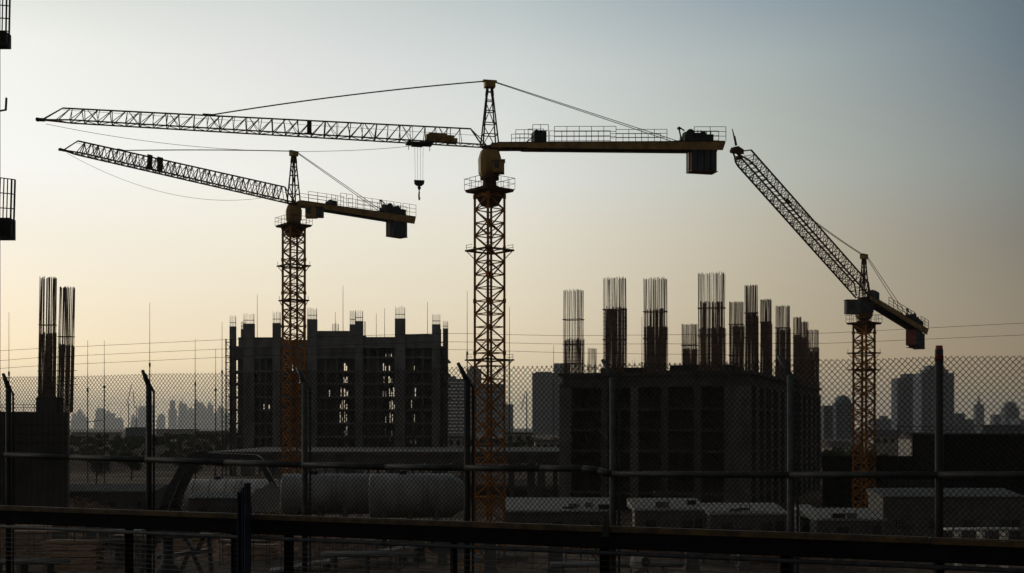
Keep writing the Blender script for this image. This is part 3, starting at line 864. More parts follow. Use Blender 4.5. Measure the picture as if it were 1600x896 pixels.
# ------------------------------------------------------------------ right unfinished block
RC = Vector((32.2,165,0)); ru_ = Vector((-.934,.358,0)); rv = Vector((.358,.934,0)); RW = 27.0; RD = 80.0
RA = math.atan2(ru_.y, ru_.x)-PI; RV = math.atan2(rv.y, rv.x)
rb = thing('unfinished_building', 'dark unfinished block at right crowned by tall rebar column cages', 'unfinished building', tuple(RC), 'unfinished buildings')
def rp(u, v, z): return RC+ru_*u+rv*v+Vector((0,0,z))
def rbox(mb, u0,u1,v0,v1,z0,z1):
    mb.quadbox(rp((u0+u1)/2,(v0+v1)/2,(z0+z1)/2), ru_*(u1-u0), rv*(v1-v0), Vector((0,0,z1-z0)))
ZR = GZ(579,165)
fl = [ZR-2.1-2.95*i for i in range(0,6)]
mb = MB(); rbox(mb, -.3, RW+.3, -.3, RD, ZR-.45, ZR); rbox(mb, .2,RW-.2, .2, RD-.3, ZR-1.5, ZR-.46)
rbox(mb, -.1, RW+.1, -.1, RD, ZR-2.1, ZR-1.504)
rbox(mb, 14.5, 21.5, 1.5, 12, ZR+.004, ZR+.75); rbox(mb, 3.2, 11.5, 2, 14, ZR+.004, ZR+1.0); rbox(mb, 12.0, 14.3, 3, 9, ZR+.004, ZR+.35)
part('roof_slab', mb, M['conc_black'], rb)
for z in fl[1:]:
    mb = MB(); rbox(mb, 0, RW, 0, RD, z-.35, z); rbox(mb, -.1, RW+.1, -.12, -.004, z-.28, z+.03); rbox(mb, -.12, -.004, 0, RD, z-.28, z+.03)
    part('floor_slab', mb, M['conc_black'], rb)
R3 = random.Random(11)
# columns on the front and the side
cu_ = [(-.15,3.4,'conc_dark'),(6.6,7.6,'conc_black'),(11.2,12.2,'conc_black'),(15.5,16.6,'conc_dark'),(20.0,20.9,'conc_black'),(25.4,27.15,'conc_dark')]
for (a,b,m_) in cu_:
    mb = MB(); rbox(mb, a, b, -.16, 1.0, -.5, ZR-2.104); part('column', mb, M[m_], rb)
for i in range(12):
    v = 4.5+i*6.6; mb = MB(); rbox(mb, -.16, 1.0, v, v+(2.0 if i%3 else 2.8), -.5, ZR-2.104); part('column', mb, M['conc_dark'], rb)
for i in range(6):
    zt_ = (ZR-2.11) if i == 0 else fl[i]-.36; zb_ = fl[i+1]+.004 if i+1 < len(fl) else 0.2
    def uof(px, v): q_ = (px-800)/F; o = RC+rv*v; return (q_*o.y-o.x)/(ru_.x-q_*ru_.y)
    sl = []
    if i == 0: sl = [(1141,.30,.8),(994,.22,.5),(912,.25,.75)]
    elif i in (1,2,3): sl = [(1141,.26,(.9,.6,.4)[i-1])]+([(912,.2,.3)] if i == 2 else [])
    pts = []; v_ = 3.4; 
    pts = [(-.2+.4,zt_-.004),(.2,zb_)]
    for (px_, w_, f_) in sl:
        u_ = uof(px_, v_); pts += [(u_-w_/2,zb_),(u_-w_/2,zb_+(zt_-zb_)*f_),(u_+w_/2,zb_+(zt_-zb_)*f_),(u_+w_/2,zb_)]
    pts += [(RW-.2,zb_),(RW-.2,zt_-.004)]
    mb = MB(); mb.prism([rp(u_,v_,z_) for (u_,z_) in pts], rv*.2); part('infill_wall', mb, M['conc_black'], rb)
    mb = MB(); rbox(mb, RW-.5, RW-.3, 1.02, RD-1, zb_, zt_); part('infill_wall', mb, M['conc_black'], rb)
    mb = MB(); rbox(mb, 5.0, 5.2, 16, RD-16, zb_, zt_); part('infill_wall', mb, M['conc_black'], rb)
    for q in range(9):
        u = R3.uniform(3.6,RW-2); v = R3.uniform(.5,3); mb = MB(); mb.bar(rp(u,v,zb_), rp(u,v,zt_), .06, 5); part('shoring_prop', mb, M['dark_steel'], rb)
    for q in range(7):
        v = R3.uniform(6,RD-2); mb = MB(); mb.bar(rp(.5,v,zb_), rp(.5,v,zt_), .08, 5); part('shoring_prop', mb, M['dark_steel'], rb)
    mb = MB()
    for zz in (.5,1.05): 
        mb.bar(rp(0,-.2,zb_+zz), rp(RW,-.2,zb_+zz), .025, 4); mb.bar(rp(-.2,0,zb_+zz), rp(-.2,RD,zb_+zz), .025, 4)
    part('edge_rail', mb, M['dark_steel'], rb)
# roof edge rail, kickers, clutter
mb = MB()
for q in range(28): 
    u = RW*q/27; mb.bar(rp(u,.1,ZR), rp(u,.1,ZR+1.0+R3.random()*.5), .03, 4)
for q in range(60):
    v = RD*q/59; mb.bar(rp(.1,v,ZR), rp(.1,v,ZR+1.1+R3.random()*.6), .035, 4)
for zz in (.5,1.0):
    mb.bar(rp(0,.1,ZR+zz), rp(RW,.1,ZR+zz), .028, 4); mb.bar(rp(.1,0,ZR+zz), rp(.1,RD,ZR+zz), .03, 4)
for q in range(60):
    u = R3.uniform(.5,RW); v = R3.uniform(1,20); p = rp(u,v,ZR); mb.bar(p, p+Vector((R3.uniform(-.1,.1),0,R3.uniform(.8,2.2))), .022, 4)
part('edge_rail', mb, M['dark_steel'], rb)
def hit_front(px, v):   # point on line v=const at column px
    q = (px-800)/F; o = RC+rv*v; t = (q*o.y-o.x)/(ru_.x-q*ru_.y); return o+ru_*t
def hit_side(px, u):
    q = (px-800)/F; o = RC+ru_*u; t = (q*o.y-o.x)/(rv.x-q*rv.y); return o+rv*t
def put_cage(x0,x1,yt,kind,off,rings,lap,n,wy=1.6,core=None,lean=(0,0)):
    p0 = (hit_front if kind == 'f' else hit_side)((x0+x1)/2, off)
    Yc = p0.y; w = (x1-x0)/F*Yc*.97; h = GZ(yt,Yc)-ZR
    mb = MB(); cage(mb, (p0.x,p0.y,ZR-.02), w*.93 if kind=='f' else w*.8, wy, h, int(n*1.35), 4, .048, [h*r_ for r_ in rings], ang=RA, lean=lean, lap=lap, jag=.16, R=R3, core=(GZ(core[2],Yc)-ZR) if core else 0)
    o = part('rebar_cage', mb, M['rebar'], rb)
put_cage(881,911,452,'f',.9,(.64,.35,.12),.42,10)
put_cage(943,978,433,'f',.9,(.66,.35),.70,12,core=(958,969,482))
put_cage(1006,1042,434,'f',.9,(.64,.36),.5,12,core=(1008,1023,482))
put_cage(1066,1089,506,'f',20,(.6,),.55,9)
put_cage(1091,1133,426,'f',.9,(.64,.36),.45,13,core=(1112,1115,470))
put_cage(1140,1161,471,'f',26,(.7,.3),.7,10)
put_cage(920,931,544,'f',60,(.5,),.0,6)
put_cage(1163,1185,445,'s',1.2,(.68,.4),.66,10,wy=1.2,core=(1170,1180,488))
put_cage(1187,1206,467,'s',1.2,(.7,.4),.70,9,wy=1.2,core=(1190,1203,502))
put_cage(1210,1236,477,'s',1.2,(.7,.4),.70,11,wy=1.4,core=(1214,1234,514))
put_cage(1239,1253,495,'s',2.2,(.7,),.72,8,wy=1.2,core=(1240,1252,522))
put_cage(1252,1264,502,'s',4.2,(.7,),.74,8,wy=1.2,core=(1252,1262,526))
put_cage(1259,1280,515,'s',.8,(.68,.3),.7,10,wy=1.2,core=(1261,1279,548))

# ------------------------------------------------------------------ slender masts behind the site
def pole(px, yt, Y, tr=.07, br=.16, arms=False, zi=None):
    z1 = GZ(yt,Y); b = Vector((GX(px,Y),Y,gz(GX(px,Y),Y)-.2)); mb = MB()
    zm = b.z+(z1-b.z)*.70
    mb.bar(b, Vector((b.x,b.y,zm)), br, 6, r2=br*.8); mb.bar(Vector((b.x,b.y,zm)), Vector((b.x,b.y,z1)), tr, 5, r2=tr*.55)
    mb.bar(Vector((b.x,b.y,zm-.3)), Vector((b.x,b.y,zm+.3)), br*1.5, 6)
    z = b.z+3
    while z < zm: mb.bar((b.x-br*1.6,b.y,z), (b.x+br*1.6,b.y,z), .035, 4); z += 1.6
    if arms: mb.bar((b.x,b.y,zm-5), (b.x+2.4,b.y,zm-4.7), .06, 4)
    return b, mb
pl = [(14,488,165,'slender steel mast at the left edge beyond the formwork block'),
 (137,532,190,'slender mast with side arm, first right of the rebar pair'),(163,532,220,'slender plain mast, second right of the rebar pair'),
 (234,473,180,'tallest slender mast above the bent post near the left skyline'),(305,530,240,'short slender mast before the left skyline towers'),
 (337,545,260,'shortest slender mast just left of the long unfinished block'),(347,503,235,'slender mast beside the scaffold stair of the long block'),
 (402,460,345,'slender mast rising behind the long block left of the left crane'),(474,481,340,'slender mast rising right beside the left crane mast'),
 (524,488,350,'small slender mast behind the raised parapet of the long block'),
 (536,447,340,'tallest slender mast behind the middle of the long block'),(588,490,350,'short slender mast behind the long block roof'),
 (601,482,352,'slender mast left of the widest concrete column on the long block'),(668,472,345,'slender mast behind the right end of the long block'),
 (730,455,210,'tall slender mast just left of the central crane'),(796,480,230,'slender mast just right of the central crane'),
 (865,540,300,'short slender mast above the blue grey tower'),(1003,495,330,'thin mast between rebar cages above the dark right block')]
for (px,yt,Y,lb_) in pl:
    sc = Y/200.
    b, mb = pole(px, yt, Y, .055*sc, .11*sc, arms=(px==137))
    solo('slender_mast', mb, M['galv'] if px > 350 else M['dark_steel'], lb_, 'mast', b, 'slender masts around the site')
# lattice jib silhouettes far left skyline
# overhead wires
wires = [('topmost overhead wire crossing the sky behind the central crane', [(-60,552),(58,545),(350,531),(700,521),(880,525),(1290,521),(1660,502)]),
 ('middle overhead wire crossing behind the rebar cages', [(-60,569),(58,559),(350,545.5),(700,534),(880,538),(1290,537),(1660,521)]),
 ('lowest overhead wire crossing in front of the long block', [(-60,580),(58,572),(350,558.5),(700,546),(900,552),(1250,556)])]
Yw = 155
for lab, pts in wires:
    mb = MB(); pr = None
    def yat(x):
        for (xa,ya),(xb,yb_) in zip(pts,pts[1:]):
            if xa <= x <= xb: return ya+(yb_-ya)*(x-xa)/(xb-xa)
        return pts[-1][1]
    n = 60; x0 = pts[0][0]; x1 = pts[-1][0]
    for i in range(n+1):
        x = x0+(x1-x0)*i/n; y = (yat(x-18 if x-18>x0 else x)+yat(x)+yat(x+18 if x+18<x1 else x))/3
        p = P(x,y,Yw)
        if pr is not None: mb.bar(pr, p, .030, 4, cap=False)
        pr = p
    solo('overhead_wire', mb, M['rope'], lab, 'wire', P(800,530,Yw), 'overhead wires')

# ------------------------------------------------------------------ hoist tower at the left edge, platforms reach into view
Yh = 42
hs_ = thing('scaffold_tower', 'scaffold tower at the left edge whose caged landings poke into view', 'scaffold', (GX(-45,Yh),Yh,0))
mb = MB()
for x in (-75,-25):
    for d in (0,1.2): mb.bar((GX(x,Yh),Yh+d,0), (GX(x,Yh),Yh+d,28.5), .06, 6)
z = 0; k = 0
while z < 28:
    mb.bar((GX(-75,Yh),Yh,z), (GX(-25,Yh),Yh,z), .035, 4); mb.bar((GX(-75,Yh),Yh,z if k%2 else z+2), (GX(-25,Yh),Yh,z+2 if k%2 else z), .03, 4)
    mb.bar((GX(-25,Yh),Yh,z), (GX(-25,Yh),Yh+1.2,z), .035, 4); z += 2; k += 1
part('frame', mb, M['dark_steel'], hs_)
def landing(x1, yt, yb_, boxh, rows, cols, lean):
    mb = MB()
    A = P(-25,yb_,Yh); 
    for i in range(cols+1):
        x = -25+(x1+25)*i/cols; mb.bar(P(x,yb_,Yh), P(x+lean,yt+(x1-x)*-.10,Yh), .022, 4)
    for j in range(rows+1):
        f = j/rows; mb.bar(P(-25,yb_+(yt-6-yb_)*f,Yh), P(x1+lean*f,yb_+(yt-yb_)*f,Yh), .022, 4)
    for xx in (x1,): mb.bar(P(xx,yb_,Yh), P(xx+lean,yt,Yh), .035, 4); mb.bar(P(xx-5,yb_,Yh), P(xx-5+lean,yt-1,Yh), .03, 4)
    o = part('landing_cage', mb, M['dark_steel'], hs_)
    mb = MB(); a = P(-25,yb_,Yh); b = P(x1-3,yb_-boxh,Yh)
    mb.box(a.x, b.x-.1, Yh+.05, Yh+.6, a.z, b.z); mb.rbar(P(-25,yb_+1,Yh-.05), P(x1+.5,yb_,Yh-.05), .1, .07)
    part('deck', mb, M['cw_dark'], o)
landing(14, -30, 69, 22, 5, 7, 2.0)
landing(21, 281, 372, 32, 4, 8, 2.5)
mb = MB(); mb.bar(P(-25,178,Yh), P(9,172,Yh), .035, 4); mb.bar(P(9,173,Yh), P(10,153,Yh), .04, 4)
part('bracket', mb, M['dark_steel'], hs_)

# ------------------------------------------------------------------ far skyline
def tower(px0, px1, pyt, Y, label, mk='far', steps=(), bands=True, depth=None, group='towers on the far skyline', bz=3.3, crown=None, name='tower_block', balc=False, wmat='glass'):
    if Y < 5000: Y *= .85
    x0, x1 = GX(px0,Y), GX(px1,Y); w = x1-x0; zt_ = GZ(pyt,Y); d = depth or w*.8
    t = thing(name, label, 'building', ((x0+x1)/2,Y,0), group)
    mb = MB(); mb.box(x0, x1, Y, Y+d, -1, zt_)
    for (a,b,yy) in steps:
        mb.box(GX(a,Y), GX(b,Y), Y+d*.15, Y+d*.8, zt_ - .01, GZ(yy,Y))
    wl = part('wall', mb, M[mk], t)
    if crown == 'spire':
        mb = MB(); c = Vector(((x0+x1)/2,Y+d/2,zt_)); mb.bar(c-Vector((0,0,5)), c+Vector((0,0,w*.9)), w*.30, 6, r2=w*.05); mb.bar(c+Vector((0,0,w*.8)), c+Vector((0,0,w*1.9)), w*.06, 5, r2=w*.01)
        part('spire', mb, M[mk], t)
    if crown == 'dome':
        mb = MB(); r = w/2; mb.lathe(((x0+x1)/2,Y+d/2,zt_-.01), (0,0,1), [(r*.9*math.sin(a*PI/16), r*.92*math.cos(a*PI/16)+.01) for a in range(9)], 20)
        part('dome', mb, M[mk], t)
    if Y > 5000 and crown is None:
        R_ = random.Random(int(px0)); mb = MB()
        xa = R_.uniform(x0+w*.2, x1-w*.2); hh = R_.uniform(.25,1.3)*w
        mb.bar((xa,Y+d/2,zt_-1),(xa,Y+d/2,zt_+20+hh), 4, 5, r2=.8); part('antenna', mb, M[mk], t)
        mb = MB(); mb.box(x0-w*.22, x0-.02, Y+d*.2, Y+d*.7, -1, zt_*R_.uniform(.45,.8)); part('podium_block', mb, M[mk], t)
    if bands:
        z = 6; n = 0
        rows = []
        while z < zt_-2: rows.append(z); z += bz
        rows = rows[-60:]
        for z in rows:
            mb = MB()
            if balc:
                mb.box(x0+w*.02, x0+w*.48, Y-1.3, Y+.004-.01, z, z+1.1); mb.box(x0+w*.54, x1-w*.02, Y-1.3, Y-.006, z, z+1.1)
                part('balcony', mb, M['white_facade'], t)
            else:
                nb = max(2,int(w/7)); ww = w/nb
                for i in range(nb): mb.box(x0+ww*i+ww*.14, x0+ww*(i+1)-ww*.14, Y-.25, Y-.02, z+.9, z+2.4)
                part('window_row', mb, M[wmat], t)
    return t
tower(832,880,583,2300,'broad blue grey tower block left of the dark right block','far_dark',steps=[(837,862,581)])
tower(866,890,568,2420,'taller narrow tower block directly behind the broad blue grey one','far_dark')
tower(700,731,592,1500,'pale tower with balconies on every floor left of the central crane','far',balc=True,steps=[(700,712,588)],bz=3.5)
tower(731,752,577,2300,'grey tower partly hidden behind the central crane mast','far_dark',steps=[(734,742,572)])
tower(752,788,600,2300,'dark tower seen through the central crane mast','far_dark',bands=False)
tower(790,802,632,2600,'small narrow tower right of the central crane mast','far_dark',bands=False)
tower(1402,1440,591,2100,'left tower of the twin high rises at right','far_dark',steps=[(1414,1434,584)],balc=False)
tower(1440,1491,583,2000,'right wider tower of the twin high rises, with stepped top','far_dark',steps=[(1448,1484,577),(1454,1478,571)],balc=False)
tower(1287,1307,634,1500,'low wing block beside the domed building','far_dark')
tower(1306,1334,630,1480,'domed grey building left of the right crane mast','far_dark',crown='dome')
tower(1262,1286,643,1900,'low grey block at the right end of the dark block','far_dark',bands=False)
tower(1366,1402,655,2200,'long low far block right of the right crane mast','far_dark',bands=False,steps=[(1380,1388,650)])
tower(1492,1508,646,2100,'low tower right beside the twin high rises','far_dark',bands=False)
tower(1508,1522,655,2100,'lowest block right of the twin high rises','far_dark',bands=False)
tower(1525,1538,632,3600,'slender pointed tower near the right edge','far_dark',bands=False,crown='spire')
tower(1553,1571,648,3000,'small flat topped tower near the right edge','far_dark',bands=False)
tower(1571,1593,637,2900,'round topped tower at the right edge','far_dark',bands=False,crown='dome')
tower(1593,1640,655,2600,'low block at the right edge of the skyline','far_dark',bands=False)
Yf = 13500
sk = [(112,122,650),(120,127,643),(127,136,652),(149,162,641),(165,177,646),(178,190,656),(205,212,652),(215,227,638),(229,238,632),(246,256,650),(279,290,631),(292,301,640),(303,315,629),(316,322,637),(324,332,633),(334,340,645),(340,349,638),(350,357,645)]
for i, (a,b,y) in enumerate(sk):
    where = ['by the formwork block','by the formwork block','by the formwork block','near the second mast','near the third mast','near the third mast','left of the bent fence post','left of the bent fence post','behind the bent fence post','right of the bent fence post','right of the spired tower','right of the spired tower','below the short mast','below the short mast','left of the long block','left of the long block','beside the long block','beside the long block'][i]
    shade = 'tall' if y < 640 else ('medium' if y < 647 else 'low')
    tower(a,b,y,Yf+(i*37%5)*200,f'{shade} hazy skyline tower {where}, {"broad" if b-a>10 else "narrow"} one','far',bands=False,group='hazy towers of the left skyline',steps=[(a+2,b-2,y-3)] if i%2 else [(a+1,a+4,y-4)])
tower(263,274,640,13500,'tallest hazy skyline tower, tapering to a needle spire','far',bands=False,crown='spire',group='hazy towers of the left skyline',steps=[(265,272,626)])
# far cranes on the left skyline
for (x,yt,tx,ty) in ((201,630,206,600),(213,634,208,612),(823,612,815,640)):
    Yq = 2500 if x < 300 else 1500; mb = MB(); b = P(x,672,Yq); b.z = 0
    mb.bar(b, P(x,yt,Yq), 1.2, 4, r2=1.0); mb.bar(P(x-3,yt+4,Yq), P(tx,ty,Yq), .8, 4)
    solo('distant_crane', mb, M['far_dark'], {201:'faint distant luffing crane, left of two on the left skyline',213:'faint distant luffing crane, right of two on the left skyline',823:'thin distant crane between the central crane and the blue grey tower'}[x], 'crane', b, 'distant cranes')

# ------------------------------------------------------------------ mid distance low buildings, houses, walls
def shed(px0,px1,yt,Y,label,mk='house',depth=14,gable=False,roofm='roof',group='low buildings beyond the site',win=0,name='low_building'):
    x0,x1 = GX(px0,Y),GX(px1,Y); z = GZ(yt,Y); b = gz((x0+x1)/2,Y)-1
    t = thing(name, label, 'building', ((x0+x1)/2,Y,max(0,b)), group)
    eav = z-(2.2 if gable else .4)
    mb = MB(); mb.box(x0,x1,Y,Y+depth,b,eav); wl = part('wall', mb, M[mk], t)
    mb = MB()
    if gable:
        mb.prism([(x0-.4,Y-.5,eav+.01),(x0-.4,Y+depth+.5,eav+.01),(x0-.4,Y+depth/2,z)], Vector((x1-x0+.8,0,0)))
    else: mb.box(x0-.3,x1+.3,Y-.3,Y+depth+.3,eav+.004,z)
    part('roof', mb, M[roofm], t)
    n = win
    for i in range(n):
        xa = x0+(x1-x0)*(i+.25)/n; ww = (x1-x0)/n*.5
        mb = MB(); mb.box(xa,xa+ww,Y-.08,Y-.01,eav-2.4,eav-.9); part('window', mb, M['glass'], t)
    return t
shed(1366,1412,672,430,'gabled house with dark tiled roof beside the right crane mast','house',gable=True,win=4,name='house')
h2 = shed(1424,1462,676,400,'small house with yellow doors under a dark roof','house',gable=True,win=2,name='house')
for x in (1430,1438,1446):
    mb = MB(); mb.box(GX(x,400),GX(x+2.2,400),399.7,399.9,GZ(710,400),GZ(690,400)); part('door', mb, M['house_yellow'], h2)
h3 = shed(1300,1334,690,410,'low house with yellow posts right of the dark block','house',gable=True,win=3,name='house')
for x in (1308,1320,1326):
    mb = MB(); mb.box(GX(x,410),GX(x+1.6,410),409.7,409.9,GZ(706,410),GZ(698,410)); part('post', mb, M['house_yellow'], h3)
shed(1462,1480,680,440,'narrow pale house hidden behind the fence post','house',win=1,name='house')
shed(112,176,676,620,'long low dark warehouse on the bank at far left','house',win=0,roofm='roof')
shed(196,226,668,700,'boxy building rising above the bank left of the bent post','far_dark')
shed(244,300,671,650,'flat roofed low building right of the bent post','house')
shed(306,352,674,640,'flat roofed building below the left skyline','far_dark')
shed(700,742,682,380,'pale low building under the balcony tower','house',win=4)
shed(790,832,676,420,'low building right of the central crane mast','house',win=3)
shed(836,878,688,390,'low pale building under the blue grey tower','house',win=4)
shed(1536,1600,664,700,'long low building beyond the black wall at far right','far_dark')
# dark hoarding walls at right
mb = MB(); mb.box(GX(1286,185),GX(1478,185),185,185.4,-.5,GZ(713,185)); 
x = 1286
while x < 1478: mb.box(GX(x,185),GX(x,185)+.12,184.85,184.996,0,GZ(713,185)+.1); x += 22
solo('site_hoarding', mb, M['black'], 'long low black site hoarding below the houses at right', 'hoarding', (GX(1380,185),185,0))
blk = thing('black_shed', 'large black windowless shed at the right edge', 'shed', (GX(1600,150),150,0))
mb = MB(); mb.box(GX(1476,150),GX(1760,150),150,162,-.5,GZ(680,150)); part('wall', mb, M['black'], blk)
mb = MB(); mb.box(GX(1475,150),GX(1761,150),149.8,162.2,GZ(680,150)+.004,GZ(677.5,150)); part('roof', mb, M['dark_steel'], blk)
mb = MB()
for x in range(1480,1760,14): mb.bar(P(x,678,150.3), P(x,667,150.3), .03, 4)
for y in (667,672): mb.bar(P(1420,y,150.3), P(1760,y,150.3), .03, 4)
part('roof_rail', mb, M['dark_steel'], blk)
mb = MB(); mb.box(GX(1402,150),GX(1475.5,150)-.02,150.2,150.5,GZ(667.5,150),GZ(666.5,150)); mb.bar(P(1403,760,150.3), P(1403,663,150.3), .05, 4)
part('gantry', mb, M['dark_steel'], blk)

# trees along the back
def tree(px, Y, h, label, seed):
    R = random.Random(seed); x = GX(px,Y); b = Vector((x,Y,gz(x,Y)))
    t = thing('tree', label, 'tree', b, 'trees at the back of the site')
    mb = MB(); mb.bar(b-Vector((0,0,.5)), b+Vector((.2,0,h*.45)), .22, 7, r2=.13)
    for k in range(6):
        a = R.uniform(0,2*PI); p = b+Vector((.15,0,h*R.uniform(.3,.5))); mb.bar(p, p+Vector((math.cos(a)*h*.25,math.sin(a)*h*.25,h*.25)), .08, 5, r2=.03)
    part('trunk', mb, M['bark'], t)
    mb = MB(); cl = [(Vector((R.uniform(-.28,.28)*h,R.uniform(-.28,.28)*h,h*R.uniform(.45,.85))), h*R.uniform(.13,.24)) for _ in range(11)]
    for c, r in cl:
        for _ in range(150):
            d = Vector((R.gauss(0,1),R.gauss(0,1),R.gauss(0,1))).normalized()*r*R.uniform(.5,1.08)
            p = b+c+d; u = Vector((R.gauss(0,1),R.gauss(0,1),R.gauss(0,1))).normalized(); v = u.cross(Vector((R.gauss(0,1),R.gauss(0,1),R.gauss(0,1)))).normalized(); s_ = R.uniform(.12,.26)
            k = len(mb.v); mb.v += [p-u*s_-v*s_*.5, p+u*s_-v*s_*.5, p+u*s_*.6+v*s_*.7, p-u*s_*.6+v*s_*.7]; mb.f.append((k,k+1,k+2,k+3)); mb.sm.append(False)
    part('crown', mb, M['leaf'], t)
for i,(px,Y,h,l) in enumerate([(1345,300,7.5,'dark leafy tree right behind the right crane mast'),(1296,290,8,'dark leafy tree by the low house with yellow posts'),(1470,300,9,'dark leafy tree behind the right fence post'),
   (150,250,7,'dark bushy tree nearest the formwork block'),(205,270,6.5,'dark bushy tree left of the bent fence post'),(292,255,7,'dark bushy tree right of the bent fence post'),(335,280,8,'dark bushy tree before the scaffold stair'),
   (720,260,7.5,'dark bushy tree left of the central crane'),(812,300,8,'dark bushy tree right of the central crane'),(865,280,6.5,'dark bushy tree beside the dark block')]): tree(px,Y,h,l,40+i)
# scrub on the bank: uncountable
mb = MB(); R4 = random.Random(5)
for k in range(5200):
    y = R4.uniform(345,600); x = R4.uniform(-.42,.42)*y
    z = gz(x,y); s_ = R4.uniform(.4,1.5); a = R4.uniform(0,PI)
    for q in range(3):
        u = Vector((math.cos(a+q*1.1),math.sin(a+q*1.1),0))*s_; p = Vector((x+R4.uniform(-.6,.6),y,z-.1)); kk = len(mb.v)
        mb.v += [p-u*.8, p+u*.8, p+u*.5+Vector((0,0,s_*R4.uniform(.7,1.3))), p-u*.6+Vector((0,0,s_*R4.uniform(.8,1.5)))]; mb.f.append((kk,kk+1,kk+2,kk+3)); mb.sm.append(False)
solo('scrub', mb, M['leaf'], 'dark scrub covering the low bank behind the site', 'scrub', (0,400,0), kind='stuff')

# ------------------------------------------------------------------ yard: tanks, cabins, plant, piles
def hx(px,Y): return GX(px,Y)
def tank(px0,px1,yt,yb_,Y,label,mk,cone=True):
    x0,x1 = hx(px0,Y),hx(px1,Y); r = (GZ(yt,Y)-GZ(yb_,Y))/2; cz = (GZ(yt,Y)+GZ(yb_,Y))/2; L = x1-x0
    ax = Vector((1,.05,0)).normalized(); c = Vector((x0,Y+r,cz))
    t = thing('storage_tank', label, 'tank', ((x0+x1)/2,Y+r,0), 'steel tanks lying in the yard')
    if cone: prof = [(0,r*.90),(.06,r*.985),(.14,r),(L*.84,r),(L*.86,r*.99),(L,r*.62)]
    else: prof = [(0,r*.90),(.06,r*.985),(.14,r),(L-.14,r),(L-.06,r*.985),(L,r*.90)]
    mb = MB(); mb.lathe(c, ax, prof, 40); sh = part('shell', mb, M[mk], t)
    mb = MB(); q = 1.2
    while q < L*.8: mb.lathe(c+ax*q, ax, [(0,r+.005),(.01,r+.045),(.11,r+.045),(.12,r+.005)], 40); q += (L*.8-1.2)/4
    part('band', mb, M['tank'], sh)
    for f in (.15,.42,.7):
        mb = MB(); p = c+ax*L*f; mb.obox((p.x,p.y,(cz-r*.55)/2-.1), .5, r*1.7, cz-r*.55+.2, .12); part('saddle', mb, M['conc_dark'], t)
    mb = MB(); p = c+ax*L*.35+Vector((0,0,r)); mb.lathe(p-Vector((0,0,.1)), (0,0,1), [(0,.4),(.35,.4),(.36,.46),(.42,.46)], 14)
    mb.bar(p+Vector((.6,0,-.2)), p+Vector((.6,0,.4)), .05, 5); mb.bar(p+Vector((.6,0,.35)), p+Vector((3.5,.3,.35)), .04, 5)
    part('manhole', mb, M['dark_steel'], t)
    mb = MB(); lx = L*.58; a_ = c+ax*lx+Vector((0,-r-.12,-r*.9)); 
    for o in (0,.45): mb.bar(a_+ax*o, a_+ax*o+Vector((0,.0,r*1.5)), .03, 4); mb.bar(a_+ax*o+Vector((0,0,r*1.5)), c+ax*(lx+o)+Vector((0,-r*.35,r*.98)), .03, 4)
    for q in range(9): mb.bar(a_+Vector((0,0,r*1.5*q/9)), a_+ax*.45+Vector((0,0,r*1.5*q/9)), .018, 4)
    part('ladder', mb, M['dark_steel'], t)
    mb = MB(); e = c+ax*(L*.3)+Vector((0,-r-.05,0)); pr = None
    for q in range(16):
        p = e+ax*q*.25+Vector((0,-.15,-r*.5+.35*math.sin(q*.9)+.1*math.sin(q*2.3)))
        if pr is not None: mb.bar(pr, p, .035, 4)
        pr = p
    part('hose', mb, M['rubber'], t)
tank(574,724,742,812,118,'large dull grey cylindrical tank with tapered right end left of the central crane','tank')
tank(436,577,742,806,122,'middle grey cylindrical tank lying behind the stanchion','tank',cone=False)
tank(282,428,750,800,140,'pale cylindrical tank behind the excavator boom','tank_pale',cone=False)

